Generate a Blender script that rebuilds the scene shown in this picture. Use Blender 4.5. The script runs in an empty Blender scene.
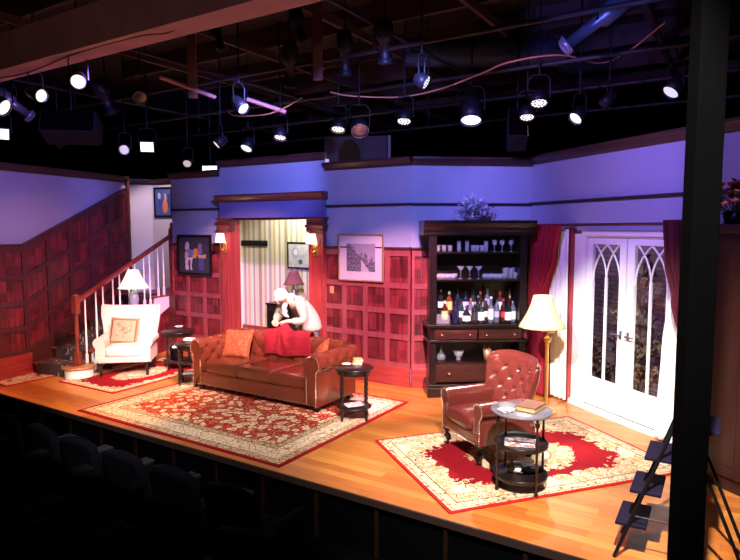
import bpy, bmesh, math, random
from mathutils import Vector, Matrix, Euler
random.seed(7)
R = math.radians
PI = math.pi
SC = bpy.context.scene
COL = SC.collection

# ------------------------------------------------------------------ camera
EYE = 2.2                      # eye height above the stage floor
FPX = 596.0
PITCH = math.atan(51 / FPX)
cam_d = bpy.data.cameras.new('camera')
cam = bpy.data.objects.new('camera', cam_d)
COL.objects.link(cam)
cam.location = (0, 0, EYE)
cam.rotation_euler = (PI / 2 - PITCH, 0, 0)
cam_d.sensor_width = 36
cam_d.lens = FPX / 740 * 36
cam_d.clip_start = 0.05
cam_d.clip_end = 80
SC.camera = cam

# ------------------------------------------------------------------ world, exposure
w = bpy.data.worlds.new('world')
SC.world = w
w.use_nodes = True
w.node_tree.nodes['Background'].inputs[0].default_value = (0.30, 0.22, 0.42, 1)
w.node_tree.nodes['Background'].inputs[1].default_value = 0.004
SC.view_settings.view_transform = 'Standard'
SC.view_settings.look = 'None'
SC.view_settings.gamma = 1
SC.view_settings.exposure = 1.6
SC.view_settings.use_curve_mapping = False

# ------------------------------------------------------------------ theatre lights
def spot(name, loc, to, power, col, ang, blend=0.3, rad=0.06):
    l = bpy.data.lights.new(name, 'SPOT')
    l.energy = power
    l.color = col
    l.spot_size = R(ang)
    l.spot_blend = blend
    l.shadow_soft_size = rad
    o = bpy.data.objects.new(name, l)
    COL.objects.link(o)
    o.location = loc
    o.rotation_euler = (Vector(to) - Vector(loc)).to_track_quat('-Z', 'Y').to_euler()
    return o

WARM = (1.0, 0.80, 0.62)
WHITE = (1.0, 0.90, 0.84)
PINK = (1.0, 0.42, 0.50)
BLUE = (0.22, 0.23, 1.0)
VIOL = (0.34, 0.20, 1.0)
AMB = (1.0, 0.42, 0.16)
# front of house: warm keys on the floor, furniture and the lower walls
spot('key_sofa', (-0.6, 1.0, 4.75), (-1.6, 7.0, 0.0), 3300, WHITE, 36, 0.6)
spot('key_armchair', (0.6, 1.2, 4.75), (1.6, 5.7, 0.0), 1350, WHITE, 44, 0.6)
spot('key_door', (-1.6, 2.6, 4.75), (3.0, 6.6, 0.5), 2000, WHITE, 24, 0.5)
spot('key_white_chair', (-1.2, 2.2, 4.75), (-3.7, 8.8, 0.3), 950, (1.0, 0.95, 0.92), 16, 0.6)
spot('key_person', (0.9, 1.6, 4.75), (-1.0, 8.6, 0.95), 800, WHITE, 11, 0.6)
spot('key_cabinet', (0.2, 1.4, 4.75), (1.4, 7.8, 1.0), 260, WHITE, 18, 0.7)
# pink wash over the lower half of the back wall
spot('wash_back_left', (-1.0, 5.9, 3.85), (-2.6, 10.1, 0.25), 900, PINK, 44, 0.6)
spot('wash_back_mid', (0.5, 4.7, 3.85), (0.0, 8.6, 0.15), 850, PINK, 42, 0.6)
spot('wash_left_wall', (-2.3, 6.6, 3.85), (-5.15, 9.4, 0.5), 110, PINK, 54, 0.7)
# blue and violet wash over the upper walls
spot('blue_back_left', (-1.0, 6.2, 3.75), (-2.6, 10.4, 2.6), 230, BLUE, 60, 0.6)
spot('blue_back_mid', (0.2, 4.9, 3.75), (0.3, 8.4, 2.6), 215, BLUE, 70, 0.6)
spot('blue_right', (0.6, 5.0, 3.75), (2.6, 7.4, 2.7), 130, VIOL, 72, 0.6)
spot('blue_left', (-2.6, 6.0, 3.75), (-5.2, 8.9, 2.6), 130, VIOL, 62, 0.7)
spot('white_stairwell', (-3.85, 10.7, 3.95), (-4.25, 12.0, 2.0), 60, (1, 0.72, 0.92), 66, 0.5)
spot('violet_far_right', (1.6, 4.0, 3.75), (3.3, 5.4, 2.8), 50, VIOL, 70, 0.6)
# back and amber light from the rig, hall lamp, side key, added fills
spot('back_sofa', (-0.2, 9.6, 3.9), (-1.2, 7.4, 0.4), 750, WHITE, 40, 0.6)
spot('back_armchair', (2.2, 7.6, 3.8), (1.2, 5.8, 0.4), 330, WHITE, 34, 0.6)
spot('amber_stage_left', (-2.0, 6.3, 3.85), (-4.0, 7.9, 0), 330, AMB, 60, 0.8)
spot('hall_light', (-1.5, 10.2, 2.95), (-1.1, 11.2, 1.5), 70, (1, 0.9, 0.72), 120, 0.6)
spot('blue_fixture_fill', (1.2, 3.0, 3.3), (2.0, 5.3, 4.15), 150, (0.10, 0.14, 1.0), 22, 0.5)  # added spot aimed up to turn the right profile fixture blue
spot('blue_fixture_fill_left', (-2.9, 6.35, 3.3), (-3.75, 7.1, 3.75), 4, (0.10, 0.14, 1.0), 16, 0.5)  # added to put blue on the far left profile fixture
spot('beam_fill', (-1.5, -3.2, 2.6), (-2.0, 5.4, 4.3), 42, (1, 0.62, 0.58), 70, 1.0)  # unseen fill added behind the audience to lift beam and ceiling
spot('garden', (2.88, 7.80, 2.9), (3.1, 8.0, 1.2), 22, (0.8, 0.62, 1.0), 150, 0.6)  # unseen lamp added to brighten the brick and shrubs outside
spot('amber_stage_right', (0.3, 3.6, 4.6), (2.2, 4.3, 0), 170, AMB, 46, 0.8)
spot('side_armchair', (-3.0, 3.0, 4.7), (1.35, 5.75, 0.7), 650, WHITE, 11, 0.6)


# ------------------------------------------------------------------ frames of reference
A_ST = -32.2                                   # direction of the stage edge and the doorway wall
U = Vector((math.cos(R(A_ST)), math.sin(R(A_ST)), 0))
V = Vector((-math.sin(R(A_ST)), math.cos(R(A_ST)), 0))

def ray(x, y):
    c, s = math.cos(PITCH), math.sin(PITCH)
    X = (x - 370) / FPX
    Z = -(y - 280) / FPX
    return Vector((X, c + Z * s, -s + Z * c))

def at(x, y, z):                               # point of the photograph -> world point at height z
    d = ray(x, y)
    return Vector((0, 0, EYE)) + d * ((z - EYE) / d.z)

def atY(x, y, Y):                              # same, at distance Y
    d = ray(x, y)
    return Vector((0, 0, EYE)) + d * (Y / d.y)

# ------------------------------------------------------------------ mesh builder
class MB:
    def __init__(s):
        s.v = []
        s.f = []
        s.sm = []
    def add(s, vs, fs, smooth=False, M=None):
        b = len(s.v)
        for q in vs:
            q = Vector(q)
            if M is not None:
                q = M @ q
            s.v.append(q)
        for f in fs:
            s.f.append([i + b for i in f])
            s.sm.append(smooth)
        return s
    def box(s, x0, x1, y0, y1, z0, z1, M=None):
        vs = [(x0, y0, z0), (x1, y0, z0), (x1, y1, z0), (x0, y1, z0), (x0, y0, z1), (x1, y0, z1), (x1, y1, z1), (x0, y1, z1)]
        fs = [(0, 3, 2, 1), (4, 5, 6, 7), (0, 1, 5, 4), (1, 2, 6, 5), (2, 3, 7, 6), (3, 0, 4, 7)]
        return s.add(vs, fs, False, M)
    def rbox(s, x0, x1, y0, y1, z0, z1, r=0.02, puff=0.0, M=None, n=3):
        # rounded (superellipsoid-cornered) box with optional puffed top
        vs, fs = [], []
        cx, cy, cz = (x0 + x1) / 2, (y0 + y1) / 2, (z0 + z1) / 2
        hx, hy, hz = (x1 - x0) / 2, (y1 - y0) / 2, (z1 - z0) / 2
        bm = bmesh.new()
        N = 8
        def ticks(h):
            t = [-h, -h + r * 0.3, -h + r] + [(-h + r) + (2 * h - 2 * r) * i / N for i in range(1, N)] + [h - r, h - r * 0.3, h]
            return t
        tx, ty, tz = ticks(hx), ticks(hy), ticks(hz)
        idx = {}
        def vert(i, j, k):
            key = (i, j, k)
            if key not in idx:
                p = Vector((tx[i], ty[j], tz[k]))
                c = Vector((max(-hx + r, min(hx - r, p.x)), max(-hy + r, min(hy - r, p.y)), max(-hz + r, min(hz - r, p.z))))
                d = p - c
                if d.length > 1e-6:
                    m = max(abs(d.x), abs(d.y), abs(d.z))
                    p = c + d.normalized() * m
                if puff:
                    fx = max(0, 1 - (p.x / hx) ** 2)
                    fy = max(0, 1 - (p.y / hy) ** 2)
                    p.z += puff * (fx * fy) ** 0.5 * (1 if p.z > 0 else -1)
                idx[key] = len(vs)
                vs.append((p.x + cx, p.y + cy, p.z + cz))
            return idx[key]
        nx, ny, nz = len(tx) - 1, len(ty) - 1, len(tz) - 1
        for i in range(nx):
            for j in range(ny):
                fs.append((vert(i, j, nz), vert(i + 1, j, nz), vert(i + 1, j + 1, nz), vert(i, j + 1, nz)))
                fs.append((vert(i, j, 0), vert(i, j + 1, 0), vert(i + 1, j + 1, 0), vert(i + 1, j, 0)))
        for i in range(nx):
            for k in range(nz):
                fs.append((vert(i, 0, k), vert(i + 1, 0, k), vert(i + 1, 0, k + 1), vert(i, 0, k + 1)))
                fs.append((vert(i, ny, k), vert(i, ny, k + 1), vert(i + 1, ny, k + 1), vert(i + 1, ny, k)))
        for j in range(ny):
            for k in range(nz):
                fs.append((vert(0, j, k), vert(0, j, k + 1), vert(0, j + 1, k + 1), vert(0, j + 1, k)))
                fs.append((vert(nx, j, k), vert(nx, j + 1, k), vert(nx, j + 1, k + 1), vert(nx, j, k + 1)))
        bm.free()
        return s.add(vs, fs, True, M)
    def lathe(s, prof, c=(0, 0, 0), n=20, M=None, smooth=True, sx=1, sy=1, caps=True):
        vs, fs = [], []
        m = len(prof)
        for r, z in prof:
            for i in range(n):
                a = 2 * PI * i / n
                vs.append((c[0] + r * math.cos(a) * sx, c[1] + r * math.sin(a) * sy, c[2] + z))
        for k in range(m - 1):
            for i in range(n):
                j = (i + 1) % n
                fs.append((k * n + i, k * n + j, (k + 1) * n + j, (k + 1) * n + i))
        s.add(vs, fs, smooth, M)
        if caps and prof[0][0] > 1.1e-4:
            s.add(vs[:n], [tuple(range(n - 1, -1, -1))], False, M)
        if caps and prof[-1][0] > 1.1e-4:
            s.add(vs[-n:], [tuple(range(n))], False, M)
        return s
    def cyl(s, p0, p1, r0, r1=None, n=12, M=None, caps=True):
        r1 = r0 if r1 is None else r1
        p0, p1 = Vector(p0), Vector(p1)
        d = p1 - p0
        q = d.to_track_quat('Z', 'Y').to_matrix().to_4x4()
        T = Matrix.Translation(p0) @ q
        if M is not None:
            T = M @ T
        L = d.length
        vs = [(r0 * math.cos(2 * PI * i / n), r0 * math.sin(2 * PI * i / n), 0) for i in range(n)]
        vs += [(r1 * math.cos(2 * PI * i / n), r1 * math.sin(2 * PI * i / n), L) for i in range(n)]
        s.add(vs, [(i, (i + 1) % n, n + (i + 1) % n, n + i) for i in range(n)], True, T)
        if caps:
            s.add(vs, [tuple(range(n - 1, -1, -1)), tuple(range(n, 2 * n))], False, T)
        return s
    def tube(s, pts, r, n=8, M=None):
        pts = [Vector(p) for p in pts]
        rs = r if isinstance(r, (list, tuple)) else [r] * len(pts)
        vs, fs = [], []
        up = Vector((0, 0, 1))
        for i, p in enumerate(pts):
            d = (pts[min(i + 1, len(pts) - 1)] - pts[max(i - 1, 0)]).normalized()
            a = d.cross(up)
            if a.length < 1e-3:
                a = d.cross(Vector((1, 0, 0)))
            a.normalize()
            b = a.cross(d)
            for k in range(n):
                t = 2 * PI * k / n
                vs.append(p + (a * math.cos(t) + b * math.sin(t)) * rs[i])
        for i in range(len(pts) - 1):
            for k in range(n):
                j = (k + 1) % n
                fs.append((i * n + k, i * n + j, (i + 1) * n + j, (i + 1) * n + k))
        s.add(vs, fs, True, M)
        s.add(vs[:n], [tuple(range(n - 1, -1, -1))], False, M)
        s.add(vs[-n:], [tuple(range(n))], False, M)
        return s
    def sphere(s, c, r, n=10, m=7, M=None, sc=(1, 1, 1)):
        prof = [(max(1e-5, r * math.sin(PI * k / m)), -r * math.cos(PI * k / m)) for k in range(m + 1)]
        T = Matrix.Translation(Vector(c)) @ Matrix.Diagonal((sc[0], sc[1], sc[2], 1))
        if M is not None:
            T = M @ T
        return s.lathe(prof, n=n, M=T)
    def prism(s, poly, axis, a0, a1, M=None, smooth=False):
        # poly in 2-D, extruded along axis 'x','y' or 'z'
        def P(u, v, t):
            return {'x': (t, u, v), 'y': (u, t, v), 'z': (u, v, t)}[axis]
        n = len(poly)
        vs = [P(u, v, a0) for u, v in poly] + [P(u, v, a1) for u, v in poly]
        fs = [(i, (i + 1) % n, n + (i + 1) % n, n + i) for i in range(n)]
        s.add(vs, fs, smooth, M)
        s.add(vs, [tuple(range(n - 1, -1, -1)), tuple(range(n, 2 * n))], False, M)
        return s
    def grid(s, fn, nu, nv, M=None, closed_u=False, smooth=True):
        vs = [fn(i / nu, j / nv) for i in range(nu + 1) for j in range(nv + 1)]
        fs = []
        for i in range(nu):
            for j in range(nv):
                a = i * (nv + 1) + j
                fs.append((a, a + 1, a + nv + 2, a + nv + 1))
        return s.add(vs, fs, smooth, M)
    def build(s, name, mat, parent=None, loc=None, rz=None, bevel=0, weld=False, sub=0, kind=None, label=None, solid=0):
        me = bpy.data.meshes.new(name)
        me.from_pydata([tuple(v) for v in s.v], [], s.f)
        me.polygons.foreach_set('use_smooth', s.sm)
        me.update()
        bm = bmesh.new()
        bm.from_mesh(me)
        if weld:
            bmesh.ops.remove_doubles(bm, verts=bm.verts, dist=1e-4)
        bmesh.ops.recalc_face_normals(bm, faces=bm.faces)
        bm.to_mesh(me)
        bm.free()
        me.materials.append(mat)
        o = bpy.data.objects.new(name, me)
        COL.objects.link(o)
        if parent:
            o.parent = parent
        if loc is not None:
            o.location = loc
        if rz is not None:
            o.rotation_euler = (0, 0, rz)
        if solid:
            m = o.modifiers.new('solid', 'SOLIDIFY')
            m.thickness = solid
            m.offset = 0
        if bevel:
            m = o.modifiers.new('bevel', 'BEVEL')
            m.width = bevel
            m.segments = 2
            m.limit_method = 'ANGLE'
        if sub:
            m = o.modifiers.new('sub', 'SUBSURF')
            m.levels = sub
            m.render_levels = sub
        if kind:
            o['kind'] = kind
        if label:
            o['label'] = label
        return o

def thing(name, label, cat, loc=(0, 0, 0), rz=0, group=None):
    o = bpy.data.objects.new(name, None)
    COL.objects.link(o)
    o.location = loc
    o.rotation_euler = (0, 0, rz)
    o['label'] = label
    o['category'] = cat
    if group:
        o['group'] = group
    return o

def tag(o, label, cat, group=None, kind=None):
    o['label'] = label
    o['category'] = cat
    if group:
        o['group'] = group
    if kind:
        o['kind'] = kind
    return o

def dup(root, loc, rz=None, label=None, group=None):
    def cp(o, par):
        c = o.copy()
        COL.objects.link(c)
        c.parent = par
        for ch in list(o.children):
            cp(ch, c)
        return c
    r = cp(root, None)
    r.location = loc
    if rz is not None:
        r.rotation_euler = (0, 0, rz)
    if label:
        r['label'] = label
    if group:
        r['group'] = group
    return r

# ------------------------------------------------------------------ materials
class G:
    def __init__(s, name, rough=0.5, metal=0.0, spec=0.5):
        s.mat = bpy.data.materials.new(name)
        s.mat.use_nodes = True
        s.nt = s.mat.node_tree
        s.b = s.nt.nodes['Principled BSDF']
        s.b.inputs['Roughness'].default_value = rough
        s.b.inputs['Metallic'].default_value = metal
        s.b.inputs['Specular IOR Level'].default_value = spec
        s.tc = None
    def n(s, t, **k):
        nd = s.nt.nodes.new(t)
        for a, v in k.items():
            setattr(nd, a, v)
        return nd
    def put(s, sock, v):
        if v is None:
            return
        if hasattr(v, 'is_linked') or isinstance(v, bpy.types.NodeSocket):
            s.nt.links.new(v, sock)
        else:
            if isinstance(v, (tuple, list)) and len(v) == 3 and sock.type == 'RGBA':
                v = (*v, 1)
            sock.default_value = v
    def obj(s):
        if not s.tc:
            s.tc = s.n('ShaderNodeTexCoord')
        return s.tc.outputs['Object']
    def map(s, scale=(1, 1, 1), rot=(0, 0, 0), loc=(0, 0, 0), vec=None):
        m = s.n('ShaderNodeMapping')
        s.put(m.inputs['Vector'], vec or s.obj())
        m.inputs['Scale'].default_value = scale
        m.inputs['Rotation'].default_value = rot
        m.inputs['Location'].default_value = loc
        return m.outputs[0]
    def xyz(s, vec=None):
        x = s.n('ShaderNodeSeparateXYZ')
        s.put(x.inputs[0], vec or s.obj())
        return x.outputs
    def m(s, op, a, b=None, c=None):
        nd = s.n('ShaderNodeMath', operation=op)
        s.put(nd.inputs[0], a)
        if b is not None:
            s.put(nd.inputs[1], b)
        if c is not None:
            s.put(nd.inputs[2], c)
        return nd.outputs[0]
    def mix(s, f, a, b, mode='MIX'):
        nd = s.n('ShaderNodeMix', data_type='RGBA', blend_type=mode)
        s.put(nd.inputs[0], f)
        s.put(nd.inputs[6], a)
        s.put(nd.inputs[7], b)
        return nd.outputs[2]
    def noise(s, scale, detail=3, vec=None, rough=0.5, out=0):
        nd = s.n('ShaderNodeTexNoise')
        s.put(nd.inputs['Vector'], vec or s.obj())
        nd.inputs['Scale'].default_value = scale
        nd.inputs['Detail'].default_value = detail
        nd.inputs['Roughness'].default_value = rough
        return nd.outputs[out]
    def vor(s, scale, vec=None, feature='F1', out='Distance', rnd=1.0):
        nd = s.n('ShaderNodeTexVoronoi', feature=feature)
        s.put(nd.inputs['Vector'], vec or s.obj())
        nd.inputs['Scale'].default_value = scale
        nd.inputs['Randomness'].default_value = rnd
        return nd.outputs[out]
    def ramp(s, f, stops, const=False):
        nd = s.n('ShaderNodeValToRGB')
        cr = nd.color_ramp
        if const:
            cr.interpolation = 'CONSTANT'
        while len(cr.elements) < len(stops):
            cr.elements.new(0.5)
        for e, (p, c) in zip(cr.elements, stops):
            e.position = p
            e.color = (*c, 1)
        s.put(nd.inputs[0], f)
        return nd.outputs[0]
    def color(s, c):
        s.put(s.b.inputs['Base Color'], c)
        return s
    def bump(s, h, st=0.3, d=0.01):
        nd = s.n('ShaderNodeBump')
        nd.inputs['Strength'].default_value = st
        nd.inputs['Distance'].default_value = d
        s.put(nd.inputs['Height'], h)
        s.put(s.b.inputs['Normal'], nd.outputs[0])
        return s

def plain(name, c, rough=0.5, metal=0.0, nz=0.12, sc=12, spec=0.5):
    g = G(name, rough, metal, spec)
    f = g.noise(sc, 3)
    g.color(g.mix(f, tuple(x * (1 - nz) for x in c), tuple(min(1, x * (1 + nz)) for x in c)))
    return g.mat

def wood(name, c1, c2, scale=(7, 7, 0.8), rough=0.35, plank=None, spec=0.5):
    g = G(name, rough, 0, spec)
    v = g.map(scale)
    f = g.noise(2.2, 5, v, 0.62)
    f2 = g.noise(9, 3, v)
    f = g.m('ADD', g.m('MULTIPLY', f, 0.75), g.m('MULTIPLY', f2, 0.25))
    col = g.ramp(f, [(0.30, c1), (0.68, c2)])
    if plank:
        x = g.xyz()
        cid = g.m('FLOOR', g.m('DIVIDE', x[0], plank))
        rid = g.m('FLOOR', g.m('DIVIDE', x[2], plank))
        wn = g.n('ShaderNodeTexWhiteNoise', noise_dimensions='2D')
        cv = g.n('ShaderNodeCombineXYZ')
        g.put(cv.inputs[0], cid)
        g.put(cv.inputs[1], rid)
        g.put(wn.inputs[0], cv.outputs[0])
        k = g.m('MULTIPLY_ADD', wn.outputs[0], 0.75, 0.42)
        col = g.mix(1.0, col, g.ramp(k, [(0.0, (0, 0, 0)), (1.0, (1, 1, 1))]), 'MULTIPLY')
    g.color(col)
    g.bump(f2, 0.08, 0.004)
    return g.mat

def emit(name, c, st):
    g = G(name, 0.4)
    g.color((0.6, 0.6, 0.6))
    g.b.inputs['Emission Color'].default_value = (*c, 1)
    g.b.inputs['Emission Strength'].default_value = st
    return g.mat

def leather(name, c1, c2, rough=0.32):
    g = G(name, rough)
    f = g.noise(3.0, 4)
    g.color(g.mix(f, c1, c2))
    g.b.inputs['Coat Weight'].default_value = 0.3
    g.b.inputs['Coat Roughness'].default_value = 0.16
    v = g.vor(160, feature='DISTANCE_TO_EDGE')
    g.bump(v, 0.10, 0.002)
    return g.mat

def fabric(name, c1, c2, rough=0.9, sc=300, spec=0.2):
    g = G(name, rough, 0, spec)
    g.color(g.mix(g.noise(8, 4), c1, c2))
    g.bump(g.noise(sc, 2), 0.25, 0.003)
    return g.mat

M_ = {}
M_['black'] = plain('black_metal', (0.012, 0.012, 0.014), 0.35, 0.6)
M_['matte'] = plain('matte_black', (0.0010, 0.0010, 0.0012), 0.95, 0, spec=0.01)
M_['steel'] = plain('worn_steel', (0.28, 0.28, 0.30), 0.35, 0.9)
M_['ebony'] = wood('ebony_wood', (0.006, 0.004, 0.004), (0.018, 0.009, 0.008), rough=0.3)
M_['panel'] = wood('red_panelling', (0.030, 0.006, 0.010), (0.30, 0.030, 0.036), (9, 9, 0.7), 0.42, plank=0.127)
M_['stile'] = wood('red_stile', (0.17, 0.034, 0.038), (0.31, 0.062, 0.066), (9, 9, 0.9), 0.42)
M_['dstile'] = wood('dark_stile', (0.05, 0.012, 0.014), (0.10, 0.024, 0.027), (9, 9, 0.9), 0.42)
M_['plinth'] = wood('red_plinth', (0.13, 0.014, 0.014), (0.42, 0.055, 0.045), (0.8, 9, 9), 0.35)
M_['casing'] = wood('casing_wood', (0.15, 0.018, 0.018), (0.34, 0.045, 0.042), (9, 9, 0.8), 0.35)
M_['dcasing'] = wood('dark_casing_wood', (0.05, 0.014, 0.012), (0.11, 0.028, 0.024), (0.8, 9, 9), 0.35)
M_['rail'] = wood('handrail_wood', (0.13, 0.022, 0.014), (0.28, 0.05, 0.03), (3, 3, 3), 0.28)
M_['oak'] = wood('oak_edge', (0.30, 0.12, 0.04), (0.5, 0.24, 0.10), (3, 3, 3), 0.3)
M_['cabinet'] = wood('cabinet_wood', (0.005, 0.003, 0.003), (0.013, 0.006, 0.006), (1, 8, 8), 0.28)
M_['drawer'] = wood('drawer_wood', (0.022, 0.007, 0.006), (0.055, 0.015, 0.012), (1, 8, 8), 0.25)
M_['white'] = plain('white_paint', (0.80, 0.79, 0.78), 0.4, 0, 0.02)
M_['wall'] = plain('pale_wall_paint', (0.28, 0.30, 0.40), 0.85, 0, 0.04, 3)
M_['stairwall'] = plain('stairwell_paint', (0.70, 0.66, 0.66), 0.75, 0, 0.04, 3)
M_['leather'] = leather('cognac_leather', (0.100, 0.022, 0.011), (0.160, 0.038, 0.018), 0.22)
M_['leather2'] = leather('oxblood_leather', (0.090, 0.013, 0.011), (0.145, 0.026, 0.020), 0.19)
M_['cream'] = fabric('cream_linen', (0.54, 0.49, 0.44), (0.62, 0.56, 0.50))
M_['brass'] = plain('brass', (0.78, 0.50, 0.16), 0.28, 0.95, 0.05)
M_['gold'] = plain('gilt', (0.75, 0.52, 0.28), 0.35, 0.8, 0.05)
M_['nail'] = plain('nail_brass', (0.85, 0.70, 0.50), 0.25, 0.9, 0.05)
M_['velvet'] = fabric('red_velvet', (0.18, 0.008, 0.018), (0.34, 0.016, 0.034))
M_['velvet2'] = fabric('plum_velvet', (0.07, 0.010, 0.018), (0.12, 0.018, 0.03))
M_['sheer'] = fabric('white_sheer', (0.80, 0.78, 0.76), (0.86, 0.84, 0.82))
M_['seat'] = fabric('seat_upholstery', (0.003, 0.003, 0.005), (0.006, 0.006, 0.010), 1.0, 300, 0.02)
M_['paper'] = plain('paper', (0.78, 0.76, 0.70), 0.8, 0, 0.03)
M_['glass'] = None
g = G('clear_glass', 0.03)
g.b.inputs['Transmission Weight'].default_value = 1
g.b.inputs['IOR'].default_value = 1.45
g.color((0.95, 0.96, 0.98))
M_['glass'] = g.mat
g = G('window_glass', 0.04)           # thin pane: mostly see-through with a reflection
mx = g.n('ShaderNodeMixShader')
tr = g.n('ShaderNodeBsdfTransparent')
gl = g.n('ShaderNodeBsdfGlossy')
gl.inputs['Roughness'].default_value = 0.03
fr = g.n('ShaderNodeFresnel')
fr.inputs[0].default_value = 1.5
geo = g.n('ShaderNodeNewGeometry')
g.nt.links.new(g.m('MULTIPLY', fr.outputs[0], g.m('SUBTRACT', 1.0, geo.outputs['Backfacing'])), mx.inputs[0])
g.nt.links.new(tr.outputs[0], mx.inputs[1])
g.nt.links.new(gl.outputs[0], mx.inputs[2])
g.nt.links.new(mx.outputs[0], g.nt.nodes['Material Output'].inputs[0])
M_['pane'] = g.mat
g = G('cut_glass', 0.12, 0, 0.8)      # tableware: thin glass that catches light
mx = g.n('ShaderNodeMixShader')
mx.inputs[0].default_value = 0.11
tr = g.n('ShaderNodeBsdfTransparent')
g.color((0.75, 0.80, 0.9))
g.nt.links.new(tr.outputs[0], mx.inputs[1])
g.nt.links.new(g.b.outputs[0], mx.inputs[2])
g.nt.links.new(mx.outputs[0], g.nt.nodes['Material Output'].inputs[0])
M_['cut'] = g.mat

# stage floor boards: local x runs along the boards
g = G('stage_boards', 0.33)
br = g.n('ShaderNodeTexBrick')
g.put(br.inputs['Vector'], g.map((1, 1, 1)))
br.offset = 0.37
br.inputs['Scale'].default_value = 1
br.inputs['Brick Width'].default_value = 1.3
br.inputs['Row Height'].default_value = 0.10
br.inputs['Mortar Size'].default_value = 0.0016
br.inputs['Mortar Smooth'].default_value = 0.2
br.inputs['Bias'].default_value = 0.0
br.inputs['Color1'].default_value = (0.42, 0.125, 0.023, 1)
br.inputs['Color2'].default_value = (0.62, 0.250, 0.055, 1)
br.inputs['Mortar'].default_value = (0.20, 0.075, 0.02, 1)
gr = g.noise(3, 5, g.map((1.0, 14, 1)), 0.6)
g.color(g.mix(1.0, br.outputs[0], g.ramp(gr, [(0.3, (0.72, 0.66, 0.60)), (0.7, (1.0, 1.0, 1.0))]), 'MULTIPLY'))
g.bump(gr, 0.05, 0.003)
M_['floor'] = g.mat

# striped wallpaper
g = G('striped_wallpaper', 0.7)
x = g.xyz()[0]
fx = g.m('FRACT', g.m('DIVIDE', x, 0.66))
g.color(g.ramp(fx, [(0.0, (0.62, 0.58, 0.45)), (0.10, (0.30, 0.29, 0.22)), (0.22, (0.66, 0.62, 0.50)), (0.32, (0.44, 0.38, 0.22)), (0.40, (0.70, 0.66, 0.55)),
                    (0.50, (0.36, 0.35, 0.34)), (0.60, (0.66, 0.60, 0.44)), (0.68, (0.50, 0.42, 0.24)), (0.76, (0.70, 0.67, 0.58)), (0.88, (0.33, 0.34, 0.28)), (0.95, (0.66, 0.62, 0.48))], True))
M_['stripe'] = g.mat

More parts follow.
